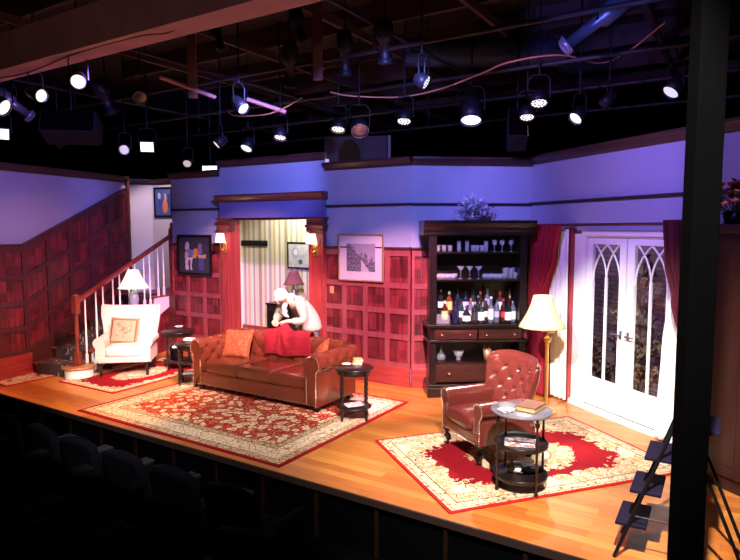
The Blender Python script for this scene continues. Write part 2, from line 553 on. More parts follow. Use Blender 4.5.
def rug_mat(name, hx, hy, style):
    g = G(name, 0.95, 0, 0.1)
    X, Y, Z = g.xyz()
    ax, ay = g.m('ABSOLUTE', X), g.m('ABSOLUTE', Y)
    e = g.m('MINIMUM', g.m('SUBTRACT', hx, ax), g.m('SUBTRACT', hy, ay))       # distance from the edge
    red, dred, cream, beige, tan, dark = (0.25, 0.006, 0.012), (0.18, 0.006, 0.010), (0.62, 0.50, 0.34), (0.48, 0.32, 0.18), (0.30, 0.14, 0.06), (0.09, 0.035, 0.03)
    def floral(sc, bg, a, b, c, t=0.33):
        v = g.map((1, 1, 0.001))
        nz = g.noise(sc * 0.6, 2, v, out=1)
        vv = g.n('ShaderNodeVectorMath', operation='MULTIPLY_ADD')
        g.put(vv.inputs[0], nz)
        vv.inputs[1].default_value = (0.10 * 9 / sc, 0.10 * 9 / sc, 0)
        g.put(vv.inputs[2], v)
        d = g.vor(sc, vv.outputs[0])
        d2 = g.vor(sc, vv.outputs[0], 'DISTANCE_TO_EDGE')
        sm = g.vor(sc * 2.3, vv.outputs[0])
        col = g.mix(g.m('LESS_THAN', sm, 0.27), bg, b)                       # leaves
        col = g.mix(g.m('LESS_THAN', d2, 0.035), col, c)                     # vines
        col = g.mix(g.m('LESS_THAN', d, t), col, a)                          # blossoms
        col = g.mix(g.m('LESS_THAN', d, t * 0.55), col, b)
        col = g.mix(g.m('LESS_THAN', d, t * 0.25), col, c)
        return col
    if style == 'persian':
        field = floral(9.5, (0.46, 0.018, 0.018), (0.84, 0.68, 0.46), (0.60, 0.36, 0.18), (0.50, 0.20, 0.08), 0.42)
        border = floral(12, (0.80, 0.66, 0.47), (0.58, 0.40, 0.24), (0.66, 0.46, 0.28), (0.40, 0.15, 0.08), 0.26)
        guard = floral(16, (0.62, 0.42, 0.24), (0.74, 0.58, 0.38), (0.44, 0.16, 0.08), dark, 0.3)
        col = g.mix(g.m('GREATER_THAN', e, 0.045), red, guard)
        col = g.mix(g.m('GREATER_THAN', e, 0.13), col, border)
        col = g.mix(g.m('GREATER_THAN', e, 0.33), col, guard)
        col = g.mix(g.m('GREATER_THAN', e, 0.41), col, field)
        for t in (0.13, 0.33, 0.41):
            ln = g.m('LESS_THAN', g.m('ABSOLUTE', g.m('SUBTRACT', e, t)), 0.006)
            col = g.mix(ln, col, tan)
    else:
        ew = g.m('ADD', e, g.m('MULTIPLY', g.m('SUBTRACT', g.noise(9, 2), 0.5), 0.30))
        field = g.mix(g.noise(14, 3), red, (0.20, 0.005, 0.010))
        spray = floral(17, cream, (0.46, 0.25, 0.10), tan, dark, 0.34)
        spray2 = floral(19, cream, (0.48, 0.25, 0.09), (0.56, 0.36, 0.17), (0.24, 0.03, 0.02), 0.40)
        # corner sprays grow in from the corners, medallion sits in the middle
        cx = g.m('SUBTRACT', hx, ax)
        cy = g.m('SUBTRACT', hy, ay)
        cn = g.m('ADD', g.m('MULTIPLY', cx, 0.75), cy)
        cn = g.m('ADD', cn, g.m('MULTIPLY', g.m('SUBTRACT', g.noise(16, 2), 0.5), 0.55))
        rr = g.m('SQRT', g.m('ADD', g.m('POWER', g.m('DIVIDE', X, hx * 0.42), 2), g.m('POWER', g.m('DIVIDE', Y, hy * 0.46), 2)))
        rw = g.m('ADD', rr, g.m('MULTIPLY', g.m('SUBTRACT', g.noise(18, 2), 0.5), 0.55))
        col = field
        col = g.mix(g.m('LESS_THAN', rw, 1.05), col, spray2)
        col = g.mix(g.m('LESS_THAN', rr, 0.60), col, tan)
        col = g.mix(g.m('LESS_THAN', rr, 0.56), col, cream)
        col = g.mix(g.m('LESS_THAN', rr, 0.36), col, spray)
        col = g.mix(g.m('LESS_THAN', cn, 0.76 if hx > 1 else 0.40), col, spray2)
        inner = g.m('LESS_THAN', ew, 0.32 if hx > 1 else 0.15)
        col = g.mix(inner, col, g.mix(g.m('GREATER_THAN', g.noise(3.5, 1), 0.44), cream, spray2))
        bd = floral(17, cream, tan, dark, beige, 0.28)
        col = g.mix(g.m('LESS_THAN', e, 0.135), col, bd)
        for t in (0.135, 0.055):
            ln = g.m('LESS_THAN', g.m('ABSOLUTE', g.m('SUBTRACT', e, t)), 0.005)
            col = g.mix(ln, col, dark if t > 0.1 else tan)
        col = g.mix(g.m('LESS_THAN', e, 0.030), col, (0.36, 0.012, 0.016))
    g.color(col)
    g.bump(g.noise(220, 2), 0.3, 0.004)
    return g.mat
# ================================================================== SETTING
AW = R(A_ST)
BACK0 = Vector((0.57, 8.17, 0)) - U * 4.88            # left end of the doorway wall
RIGHT0 = Vector((2.24, 8.34, 0)); AR = math.atan2(-0.936, 0.352)
LEFT0 = Vector((-5.4, 8.4, 0)); AL = math.atan2(2.5, 0.9)
CAB0 = Vector((0.57, 8.17, 0)); AC = math.atan2(0.17, 1.67)

def frame(org, ang):
    return Matrix.Translation(org) @ Matrix.Rotation(ang, 4, 'Z')
FB, FR, FL, FC = frame(BACK0, AW), frame(RIGHT0, AR), frame(LEFT0, AL), frame(CAB0, AC)

def struct(mb, name, mat, org, ang, **k):
    return mb.build(name, mat, None, org, ang, kind='structure', **k)

# stage floor: local x along the boards, y = 0 is the front edge
EDGE = Vector((-0.80, 5.25, 0)) - V * 0.02
m = MB()
m.box(-7.5, 4.9, 0, 9.5, -0.05, 0)
struct(m, 'floor', M_['floor'], EDGE, AW)
m = MB()
m.box(-7.5, 4.9, -0.015, 0.0, -0.06, -0.002)
struct(m, 'trim_1', plain('edge_strip', (0.015, 0.006, 0.004), 0.6), EDGE, AW)
m = MB()
m.box(-7.5, 4.9, 0.02, 0.06, -1.0, -0.052)
st = struct(m, 'wall_stage_front', M_['matte'], EDGE, AW)
m = MB()
for i in range(14):
    x = -5.2 + i * 0.62
    m.box(x, x + 0.03, 0.0, 0.02, -1.0, -0.06)
m.build('batten', plain('front_batten', (0.010, 0.004, 0.002), 0.9, 0, spec=0.02), st)
# auditorium floor: raked steps
for i, (y0, y1, z) in enumerate(((-1.35, 0.06, -0.50), (-2.17, -1.35, -0.20), (-3.0, -2.17, 0.14), (-6.5, -3.0, 0.45))):
    m = MB()
    m.box(-9, 6.5, y0, y1, z - 0.5, z)
    struct(m, 'floor_auditorium', M_['matte'], EDGE, AW)

# ---- panelling: raised stiles and rails over a board, panels skewed where the stairs climb
def panelling(x0, x1, z0, rows, nx, parent, pm, sm, slope=lambda x: 0, w=0.075, holes=()):
    top = rows[-1]
    b = MB()
    n = max(nx * 2, 2)
    for i in range(n):
        a, c = x0 + (x1 - x0) * i / n, x0 + (x1 - x0) * (i + 1) / n
        sa, sc_ = slope(a), slope(c)
        vs = []
        for y in (-0.018, 0.0):
            vs += [(a, y, z0 + sa), (c, y, z0 + sc_), (c, y, top + sc_), (a, y, top + sa)]
        b.add(vs, [(0, 1, 2, 3), (4, 7, 6, 5), (3, 2, 6, 7), (0, 4, 5, 1)] + ([(0, 3, 7, 4)] if i == 0 else []) + ([(1, 5, 6, 2)] if i == n - 1 else []))
    bd = b.build('panel_board', pm, parent)
    s = MB()
    def bar(a, c, lo, hi, y):
        k = max(1, int((c - a) / 0.2))
        for i in range(k):
            p, q = a + (c - a) * i / k, a + (c - a) * (i + 1) / k
            sp, sq = slope(p), slope(q)
            vs = []
            for yy in (y, -0.018):
                vs += [(p, yy, lo + sp), (q, yy, lo + sq), (q, yy, hi + sq), (p, yy, hi + sp)]
            s.add(vs, [(0, 1, 2, 3), (3, 2, 6, 7), (0, 4, 5, 1), (0, 3, 7, 4), (1, 5, 6, 2)])
    for i in range(nx + 1):
        c = x0 + (x1 - x0) * i / nx
        a0, a1 = max(x0, c - w / 2), min(x1, c + w / 2)
        bar(a0, a1, z0, top, -0.036)
    for z in rows:
        bar(x0, x1, z - w, z, -0.037)
    bar(x0, x1, z0, z0 + w * 0.8, -0.037)
    s.build('stile_grid', sm, parent)
    return bd

def capmould(x0, x1, z, parent, mat, slope=lambda x: 0, name='cap_moulding', h=0.05, d=0.06):
    m = MB()
    n = max(1, int((x1 - x0) / 0.25))
    for i in range(n):
        a, c = x0 + (x1 - x0) * i / n, x0 + (x1 - x0) * (i + 1) / n
        prof = [(0, 0), (-d * 0.6, 0), (-d * 0.7, h * 0.4), (-d, h * 0.6), (-d, h), (0, h)]
        vs = [(a, p, z + q + slope(a)) for p, q in prof] + [(c, p, z + q + slope(c)) for p, q in prof]
        k = len(prof)
        m.add(vs, [(j, (j + 1) % k, k + (j + 1) % k, k + j) for j in range(k)])
        if i == 0:
            m.add(vs, [tuple(range(k))])
        if i == n - 1:
            m.add(vs, [tuple(range(2 * k - 1, k - 1, -1))])
    return m.build(name, mat, parent)

def crown(x0, x1, z, parent, mat):
    m = MB()
    prof = [(0.03, 0), (-0.02, 0), (-0.03, 0.03), (-0.07, 0.06), (-0.09, 0.08), (-0.09, 0.11), (0.03, 0.11)]
    prof = [(a, b + z) for a, b in prof]
    m.prism(prof, 'x', x0, x1)
    return m.build('crown_moulding', mat, parent)

M_['crown'] = wood('crown_wood', (0.025, 0.010, 0.008), (0.06, 0.022, 0.018), (0.8, 9, 9), 0.4)
M_['prail'] = plain('picture_rail_paint', (0.02, 0.013, 0.02), 0.5)

# ---- doorway wall (local x 0..4.88, the opening 1.58..3.09, 2.36 high)
m = MB()
m.box(0, 1.22, 0, 0.1, 0, 3.10)
m.box(1.22, 1.54, 0, 0.1, 0, 3.24)
m.box(3.15, 3.42, 0, 0.1, 0, 3.24)
m.box(1.54, 3.15, 0, 0.1, 2.36, 3.24)
m.box(3.42, 4.88, 0, 0.1, 0, 3.10)
wb = struct(m, 'wall_back', M_['wall'], BACK0, AW)
crown(0, 1.22, 3.08, wb, M_['crown'])
crown(1.22, 3.42, 3.22, wb, M_['crown'])
crown(3.42, 4.88, 3.06, wb, M_['crown'])
rows = [0.73, 1.09, 1.45, 1.90]
panelling(0, 1.24, 0.27, rows, 3, wb, M_['panel'], M_['stile'])
panelling(3.41, 4.88, 0.27, rows, 4, wb, M_['panel'], M_['stile'])
for a, b in ((0, 1.24), (3.41, 4.88)):
    capmould(a, b, 1.90, wb, M_['dstile'])
    capmould(a, b, 2.52, wb, M_['prail'], name='picture_rail', h=0.035, d=0.04)
    m = MB(); m.box(a, b, -0.05, 0, 0, 0.27)
    bb = m.build('baseboard', M_['plinth'], wb, bevel=0.008)

# ---- doorway surround
door = MB()
door.box(1.52, 1.545, -0.03, 0.12, 0, 2.36)
door.box(3.145, 3.17, -0.03, 0.12, 0, 2.36)
door.box(1.52, 3.17, -0.03, 0.12, 2.345, 2.38)
d1 = struct(door, 'door_1', M_['casing'], BACK0, AW)
for a, b in ((1.30, 1.535), (3.165, 3.44)):
    m = MB()
    m.box(a, b, -0.09, 0, 0, 2.16)
    m.box(a + 0.05, b - 0.05, -0.105, -0.09, 0.40, 2.05)
    m.box(a - 0.015, b + 0.015, -0.115, 0, 0, 0.30)
    m.build('pilaster', M_['casing'], d1, bevel=0.006)
    m = MB()
    m.box(a - 0.02, b + 0.02, -0.12, 0, 2.16, 2.22)
    m.box(a - 0.035, b + 0.035, -0.14, 0, 2.22, 2.27)
    m.box(a - 0.02, b + 0.02, -0.12, 0, 2.27, 2.34)
    m.box(a - 0.045, b + 0.045, -0.15, 0, 2.34, 2.38)
    m.build('capital', M_['dcasing'], d1, bevel=0.006)
m = MB()
m.box(1.30, 3.44, -0.10, 0, 2.38, 2.64)
m.build('frieze', plain('frieze_paint', (0.10, 0.10, 0.24), 0.35), d1)
m = MB()
m.prism([(a, b + 2.64) for a, b in [(0, 0), (-0.12, 0), (-0.13, 0.03), (-0.16, 0.06), (-0.18, 0.09), (-0.18, 0.115), (0, 0.115)]], 'x', 1.26, 3.47)
m.build('cornice', M_['dcasing'], d1)

# ---- hallway behind the opening
HY = 1.45
m = MB()
m.box(0.3, 4.6, HY, HY + 0.08, 0, 3.0)
hw = struct(m, 'wall_hallway', M_['stripe'], BACK0, AW)
m = MB(); m.box(0.3, 4.6, HY - 0.03, HY, 0, 0.30)
m.build('baseboard', M_['casing'], hw)
m = MB(); m.box(0.22, 0.3, 0.12, HY + 0.08, 0, 3.0); struct(m, 'wall_hallway_left', M_['stripe'], BACK0, AW)
m = MB(); m.box(4.6, 4.68, 0.12, HY + 0.08, 0, 3.0); struct(m, 'wall_hallway_right', M_['stripe'], BACK0, AW)

# ---- wall behind the drinks cabinet
m = MB(); m.box(0, 1.68, 0, 0.1, 0, 3.10)
wc = struct(m, 'wall_cabinet_side', M_['wall'], CAB0, AC)
crown(0, 1.70, 3.06, wc, M_['crown'])
panelling(0, 1.68, 0.27, rows, 4, wc, M_['panel'], M_['stile'])
capmould(0, 1.68, 1.90, wc, M_['dstile'])
capmould(0, 1.68, 2.52, wc, M_['prail'], name='picture_rail', h=0.035, d=0.04)
m = MB(); m.box(0, 1.68, -0.05, 0, 0, 0.27); m.build('baseboard', M_['plinth'], wc, bevel=0.008)

# ---- right wall with the french doors (opening t 0.95..2.62, z 0..2.14)
m = MB()
m.box(0, 0.95, 0, 0.1, 0, 3.12)
m.box(2.62, 6.0, 0, 0.1, 0, 3.12)
m.box(0.95, 2.62, 0, 0.1, 2.14, 3.12)
wr = struct(m, 'wall_right', M_['wall'], RIGHT0, AR)
crown(0, 6.0, 3.08, wr, M_['crown'])
capmould(0, 6.0, 2.53, wr, M_['prail'], name='picture_rail', h=0.035, d=0.04)
m = MB(); m.box(0, 0.80, -0.02, 0, 0, 0.16); m.build('baseboard', M_['white'], wr)
m = MB(); m.box(2.75, 6.0, -0.02, 0, 0, 0.16); m.build('baseboard', M_['white'], wr)
# red post left of the door
m = MB(); m.box(0.80, 0.95, -0.07, 0.02, 0, 2.22)
struct(m, 'trim_2', M_['casing'], RIGHT0, AR, bevel=0.008)
m = MB(); m.box(2.62, 2.77, -0.07, 0.02, 0, 2.22)
struct(m, 'trim_3', M_['casing'], RIGHT0, AR, bevel=0.008)
# frame
m = MB()
m.box(0.95, 1.17, -0.02, 0.10, 0, 2.14)
m.box(1.10, 1.17, -0.045, -0.02, 0.1, 2.14)
m.box(2.45, 2.62, -0.02, 0.10, 0, 2.14)
m.box(1.17, 2.45, -0.02, 0.10, 2.10, 2.14)
m.box(1.10, 2.50, -0.045, 0.10, 2.12, 2.18)
m.box(0.95, 2.62, -0.06, 0.10, 0, 0.045)
m.box(0.95, 2.62, -0.045, 0.10, 0.045, 0.06)
d2 = struct(m, 'door_2', M_['white'], RIGHT0, AR)
GZ0, GZ1 = 0.41, 2.02
for li, (a, b) in enumerate(((1.18, 1.805), (1.825, 2.45))):
    ga, gb = (a + 0.085, b - 0.10) if li == 0 else (a + 0.10, b - 0.085)
    m = MB()
    for z0, z1, x0, x1 in ((0.07, GZ0, a, b), (GZ1, 2.09, a, b), (GZ0, GZ1, a, ga), (GZ0, GZ1, gb, b)):
        m.box(x0, x1, -0.015, 0.03, z0, z1)
    m.box(a + 0.09, b - 0.09, -0.022, -0.015, 0.16, 0.34)
    leaf = m.build('door_leaf', M_['white'], d2)
    m = MB(); m.box(ga, gb, 0.005, 0.011, GZ0, GZ1)
    m.build('pane', M_['pane'], leaf)
    m = MB()
    mid = (ga + gb) / 2
    W2 = (gb - ga) / 2
    zs = 1.60
    m.box(mid - 0.011, mid + 0.011, -0.008, 0.02, GZ0, zs + 0.03)
    def arc(p0, side, r, z0, zmax):
        pts = []
        for i in range(15):
            z = z0 + (zmax - z0) * i / 14
            dz = z - z0
            pts.append((p0 + side * (r - math.sqrt(max(0, r * r - dz * dz))), 0.004, z))
        return pts
    rr = 0.42
    def strip(pts):
        pts = [p for p in pts if ga - 0.002 <= p[0] <= gb + 0.002]
        if len(pts) > 1:
            m.tube(pts, 0.011, 6)
    strip(arc(mid, -1, 0.55, zs, GZ1)); strip(arc(mid, 1, 0.55, zs, GZ1))
    strip(arc(ga + 0.004, 1, 0.55, zs - 0.02, GZ1)); strip(arc(gb - 0.004, -1, 0.55, zs - 0.02, GZ1))
    m.build('muntin', M_['white'], leaf)
    hx = b - 0.045 if li == 0 else a + 0.045
    m = MB()
    m.box(hx - 0.016, hx + 0.016, -0.023, -0.015, 0.95, 1.05)
    m.cyl((hx, -0.02, 1.0), (hx, -0.065, 1.0), 0.010)
    sd = -1 if li == 0 else 1
    m.tube([(hx, -0.065, 1.0), (hx + sd * 0.04, -0.07, 1.005), (hx + sd * 0.09, -0.067, 0.998), (hx + sd * 0.12, -0.062, 1.004)], [0.011, 0.010, 0.009, 0.007])
    m.build('door_handle', M_['steel'], leaf, label='brushed metal lever handle')

m = MB(); m.box(1.18, 2.45, -0.020, -0.012, 0.062, 0.072)  # thin dark line drawn along the bottom of both doors
m.build('door_foot_strip', plain('strip_grey', (0.10, 0.09, 0.08), 0.7), d2)
# garden wall behind the glass
g = G('garden_brick', 0.9)
br = g.n('ShaderNodeTexBrick')
cm = g.n('ShaderNodeCombineXYZ'); xx = g.xyz(); g.put(cm.inputs[0], xx[0]); g.put(cm.inputs[1], xx[2])
g.put(br.inputs['Vector'], cm.outputs[0])
br.inputs['Scale'].default_value = 1
br.inputs['Brick Width'].default_value = 0.19
br.inputs['Row Height'].default_value = 0.062
br.inputs['Mortar Size'].default_value = 0.007
br.inputs['Color1'].default_value = (0.16, 0.11, 0.13, 1)
br.inputs['Color2'].default_value = (0.28, 0.20, 0.22, 1)
br.inputs['Mortar'].default_value = (0.09, 0.07, 0.09, 1)
g.color(g.mix(g.m('MULTIPLY', g.noise(5), 0.6), br.outputs[0], (0.08, 0.06, 0.08)))
m = MB(); m.box(-2.0, 4.4, 1.0, 1.1, -0.05, 3.0)
struct(m, 'wall_garden', g.mat, RIGHT0, AR)
m = MB(); m.box(-2.0, 4.4, 0.1, 1.0, -0.05, -0.001)
struct(m, 'floor_garden', plain('garden_paving', (0.12, 0.10, 0.10), 0.9), RIGHT0, AR)

# ---- left wall: level panelling, then climbing with the stairs
sl = lambda x: max(0.0, x - 0.56) * 0.449
m = MB(); m.box(-2.2, 2.74, 0, 0.1, 0, 3.06)
wl = struct(m, 'wall_left', M_['wall'], LEFT0, AL)
crown(-2.2, 2.76, 3.04, wl, M_['crown'])
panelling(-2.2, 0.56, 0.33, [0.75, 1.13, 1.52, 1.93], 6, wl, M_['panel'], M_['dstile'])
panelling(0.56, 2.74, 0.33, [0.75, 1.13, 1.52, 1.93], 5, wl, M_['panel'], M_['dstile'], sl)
capmould(-2.2, 0.56, 1.93, wl, M_['dstile'])
capmould(0.56, 2.74, 1.93, wl, M_['dstile'], sl)
m = MB(); m.box(-2.2, 0.62, -0.04, 0, 0, 0.33); m.build('baseboard', M_['plinth'], wl, bevel=0.008)
m = MB()
poly = [(0.62, 0), (2.74, 0), (2.74, 0.33 + sl(2.74)), (0.62, 0.33 + sl(0.62))]
m.prism([(a, b) for a, b in poly], 'y', -0.035, 0)
m.build('stair_skirt', M_['dcasing'], wl)
m = MB(); m.box(2.74, 2.80, -0.05, 0.12, 0, 3.10)
m.build('corner_post', M_['dcasing'], wl)

# ---- stairwell walls beyond the landing
P1 = Vector((-5.25, 12.1, 0)); P2 = atY(152, 200, 12.35); P2.z = 0; P3 = Vector((-2.9, 11.75, 0))
for i, (a, b) in enumerate(((P1, P2), (P2, P3))):
    m = MB(); L = (b - a).length
    m.box(0, L, 0, 0.08, 0, 3.12)
    o = struct(m, 'wall_stairwell', M_['stairwall'], a, math.atan2((b - a).y, (b - a).x))
    crown(0, L, 3.10, o, M_['crown'])

# ---- staircase
T0, RUN, RISE, W0, W1 = 0.62, 0.36, 0.17, -0.86, -0.04
stair = MB()
for i in range(6):
    a = T0 + i * RUN
    stair.box(a, T0 + 6 * RUN + (0 if i < 5 else 0), W0 + 0.03, W1, i * RISE, (i + 1) * RISE - 0.03)
stc = struct(stair, 'stairs', M_['dcasing'], LEFT0, AL)
for i in range(6):
    a = T0 + i * RUN
    m = MB(); m.rbox(a - 0.03, a + RUN, W0 - 0.02, W1, (i + 1) * RISE - 0.03, (i + 1) * RISE, 0.012)
    m.build('tread', M_['rail'], stc)
g = G('stair_carpet', 0.95, 0, 0.1)
d = g.vor(18, g.map((1, 1, 0.3)))
g.color(g.mix(g.m('LESS_THAN', d, 0.28), (0.06, 0.035, 0.035), (0.34, 0.24, 0.18)))
for i in range(6):
    a = T0 + i * RUN
    m = MB()
    m.box(a - 0.036, a + RUN - 0.03, W0 + 0.13, W1 - 0.12, (i + 1) * RISE, (i + 1) * RISE + 0.008)
    m.box(a - 0.042, a - 0.03, W0 + 0.13, W1 - 0.12, i * RISE + 0.008, (i + 1) * RISE + 0.008)
    m.build('carpet_runner', g.mat, stc)
# stringer with stepped top, on the room side
m = MB()
poly = [(T0, 0.0)]
for i in range(6):
    poly += [(T0 + i * RUN, (i + 1) * RISE - 0.03), (T0 + (i + 1) * RUN, (i + 1) * RISE - 0.03)]
poly += [(T0 + 6 * RUN + 0.05, 6 * RISE - 0.03), (T0 + 6 * RUN + 0.05, 6 * RISE - 0.20), (T0 + 0.40, 0.0)]
m.prism(poly, 'y', W0 - 0.012, W0 + 0.03)
m.build('stringer', M_['white'], stc)
m = MB()
m.prism([(T0 + 0.45, 0), (T0 + 6 * RUN + 0.05, 0), (T0 + 6 * RUN + 0.05, 6 * RISE - 0.22), (T0 + 0.45, 0.02)], 'y', W0 + 0.005, W0 + 0.03)
m.build('understair_panel', M_['panel'], stc)
m = MB(); m.box(T0 + 6 * RUN, 4.2, -1.0, W1 + 0.04, 0.0, 6 * RISE)
struct(m, 'floor_landing', M_['dcasing'], LEFT0, AL)
# rounded bottom step under the newel
NT, NO = 0.69, -0.86
m = MB()
m.lathe([(0.20, 0), (0.20, 0.135)], (NT, NO - 0.02, 0), 28)
pl = m.build('curtail_step', M_['white'], stc)
m = MB()
m.lathe([(0.215, 0.135), (0.225, 0.15), (0.215, 0.168)], (NT, NO - 0.02, 0), 28)
m.build('curtail_tread', M_['oak'], stc)
# balustrade
RT0, RT1 = NT, 2.93
RZ0 = 1.12
rs = 0.436
bal = MB()
bal.box(NT - 0.035, NT + 0.035, NO - 0.035, NO + 0.035, 0.17, 0.36)
bal.lathe([(0.034, 0.36), (0.036, 0.38), (0.022, 0.42), (0.028, 0.55), (0.030, 0.70), (0.024, 0.90), (0.032, 0.93), (0.032, 0.95)], (NT, NO, 0), 14)
bal.box(NT - 0.042, NT + 0.042, NO - 0.042, NO + 0.042, 0.95, 1.20)
bal.lathe([(0.05, 1.20), (0.055, 1.22), (0.02, 1.235), (0.0001, 1.25)], (NT, NO, 0), 14)
bs = bal.build('newel_post', M_['rail'], stc)
bal = MB()
ux = RT1
bal.box(ux - 0.045, ux + 0.045, NO - 0.045, NO + 0.045, 1.02, 2.20)
bal.lathe([(0.03, 2.20), (0.055, 2.215), (0.055, 2.23), (0.025, 2.24), (0.04, 2.27), (0.035, 2.30), (0.0001, 2.32)], (ux, NO, 0), 14)
bal.build('newel_post', M_['rail'], stc)
m = MB()
prof = [(-0.03, 0), (-0.035, 0.035), (-0.02, 0.065), (0.02, 0.065), (0.035, 0.035), (0.03, 0)]
vs = []
for t in (RT0, RT1):
    z = RZ0 + (t - RT0) * rs
    vs += [(t, NO + p, z + q - 0.03) for p, q in prof]
k = len(prof)
m.add(vs, [(j, (j + 1) % k, k + (j + 1) % k, k + j) for j in range(k)])
m.add(vs, [tuple(range(k)), tuple(range(2 * k - 1, k - 1, -1))])
m.build('handrail', M_['rail'], stc)
for i in range(6):
    for j in range(2):
        t = T0 + i * RUN + (0.10 if j == 0 else 0.245)
        if t < NT + 0.08:
            continue
        z0 = (i + 1) * RISE
        z1 = RZ0 + (t - RT0) * rs - 0.03
        m = MB()
        m.box(t - 0.016, t + 0.016, NO - 0.016, NO + 0.016, z0, z0 + 0.14)
        m.lathe([(0.017, z0 + 0.14), (0.011, z0 + 0.16), (0.0155, z0 + 0.30), (0.011, z1)], (t, NO, 0), 10)
        m.build('baluster', M_['white'], stc)

# ---- house: ceiling, black walls, pillar, beam
M_['house'] = plain('house_ceiling', (0.022, 0.010, 0.009), 0.9)
m = MB(); m.box(-14, 14, -4, 17, 5.0, 5.1)
m.build('ceiling', M_['house'], kind='structure')
m = MB(); m.box(-14, 14, 17, 17.1, -1, 5.0)
m.build('wall_house_back', M_['matte'], kind='structure')
m = MB(); m.box(-14, -13.9, -4, 17, -1, 5.0)
m.build('wall_house_left', M_['matte'], kind='structure')
m = MB(); m.box(7.5, 7.6, -4, 17, -1, 5.0)
m.build('wall_house_right', M_['matte'], kind='structure')
M_['beam'] = plain('beam_paint', (0.52, 0.26, 0.26), 0.7, 0, 0.3, 3)
bo = at(0, 70, 3.9)
m = MB()
m.box(-2.5, 6.5, 0, 0.28, 3.90, 4.27)
struct(m, 'trim_4', M_['beam'], Vector((bo.x, bo.y, 0)), AW)
PY = 3.12
pa = atY(682, 200, PY + 0.12).x; pb = atY(722, 200, PY).x
m = MB(); m.box(pa, pb, PY, PY + 0.12, -1.0, 5.0)
m.build('pillar', M_['matte'], kind='structure', bevel=0.01)
# joists under the ceiling
M_['joist'] = plain('joist', (0.075, 0.033, 0.028), 0.8)
for i in range(9):
    m = MB(); y = 1.5 + i * 1.25
    m.box(-9, 9, y, y + 0.06, 4.72, 5.0)
    struct(m, 'trim_%d' % (5 + i), M_['joist'], Vector((0, 0, 0)), AW)
for i in range(9):
    m = MB(); x = -7.5 + i * 1.6
    m.box(x, x + 0.05, 0, 14, 4.62, 4.72)
    struct(m, 'trim_%d' % (14 + i), M_['joist'], Vector((0, 0, 0)), AW)
# ================================================================== RUGS
def rug(label, cx, cy, ang, hx, hy, style, th=0.012):
    m = MB(); m.box(-hx, hx, -hy, hy, 0, th)
    o = m.build('rug', rug_mat('rug_' + style, hx, hy, style), None, (cx, cy, 0.0005), R(ang), bevel=0.004)
    return tag(o, label, 'rug')
rug('large red and cream floral rug under the leather sofa', -1.53, 7.24, -32.6, 1.61, 1.235, 'persian')
rug('red rug with cream medallion under the leather armchair', 1.475, 5.64, 19.4, 1.21, 0.85, 'medallion')
c3 = at(110.7, 394, 0)
c3 = c3 - U * 0.62 + V * 0.95
rug('red rug with pale border under the white armchair', c3.x, c3.y, -31, 0.62, 0.95, 'medallion')
c4 = at(20.4, 383, 0)
c4 = c4 + Vector((-0.18, 0.42, 0))
rug('small red mat with pale border at the foot of the stairs', c4.x + 0.08, c4.y - 0.14, 57, 0.40, 0.29, 'medallion')

# ================================================================== UPHOLSTERY
def tuft(a, b, p, D=0.030, r=0.022, crease=0.009):
    i0, j0 = round(a / p), round(b / p)
    d = 9
    for i in (i0 - 1, i0, i0 + 1):
        for j in (j0 - 1, j0, j0 + 1):
            if (i + j) % 2 == 0:
                d = min(d, math.hypot(a - i * p, b - j * p))
    s, t = (a + b) / (2 * p), (a - b) / (2 * p)
    e = min(abs(s - round(s)), abs(t - round(t))) * 2 * p * 0.707
    return -D * math.exp(-(d / r) ** 2) - crease * math.exp(-(e / 0.008) ** 2) + 0.008 * min(1, d / p)

def buttons(p, a0, a1, b0, b1):
    out = []
    for i in range(int(math.ceil(a0 / p)), int(a1 / p) + 1):
        for j in range(int(math.ceil(b0 / p)), int(b1 / p) + 1):
            if (i + j) % 2 == 0:
                out.append((i * p, j * p))
    return out

def path_eval(pts):
    L = [0]
    for a, b in zip(pts, pts[1:]):
        L.append(L[-1] + math.hypot(b[0] - a[0], b[1] - a[1]))
    def ev(s):
        s = max(0, min(L[-1], s))
        for k in range(len(pts) - 1):
            if s <= L[k + 1] or k == len(pts) - 2:
                f = (s - L[k]) / max(1e-9, L[k + 1] - L[k])
                a, b = pts[k], pts[k + 1]
                t = Vector((b[0] - a[0], b[1] - a[1])).normalized()
                return a[0] + (b[0] - a[0]) * f, a[1] + (b[1] - a[1]) * f, t
    return ev, L[-1]

def roll_profile(h, r, zin, foot, thick):
    # cross-section of a scrolled arm or back: (outward, height), from the seat over the roll and down the outside
    pts = [(0, zin), (0, h - r * 1.15)]
    for k in range(15):
        a = PI - (PI + 1.0) * k / 14
        pts.append((r + r * math.cos(a), h - r + r * math.sin(a)))
    pts += [(thick, h - 2 * r - 0.02), (thick, foot)]
    return pts

def rolled(name, M, L, prof, mat, parent, tp=None, nu=60, nv=70, tmax=1.0, caps=True):
    ev, T = path_eval(prof)
    m = MB()
    def fn(u, v):
        s = v * T
        x, z, t = ev(s)
        nx, nz = -t.y, t.x
        n = 0
        if tp and s < T * tmax:
            n = tuft(u * L, s, tp)
        return (x - (-nx) * n, u * L, z + nz * n)
    m.grid(fn, nu, nv, M)
    if caps:
        for yy in (0, L):
            n = len(prof)
            m.add([(x, yy, z) for x, z in prof], [tuple(range(n))], False, M)
    o = m.build(name, mat, parent)
    if tp:
        b = MB()
        for a, s in buttons(tp, tp * 0.5, L - tp * 0.5, tp * 0.4, T * tmax - 0.02):
            x, z, t = ev(s)
            b.sphere((x - t.y * -0.010, a, z + t.x * -0.010), 0.010, 8, 5, M)
        b.build('tufting_buttons', mat, o)
    return o

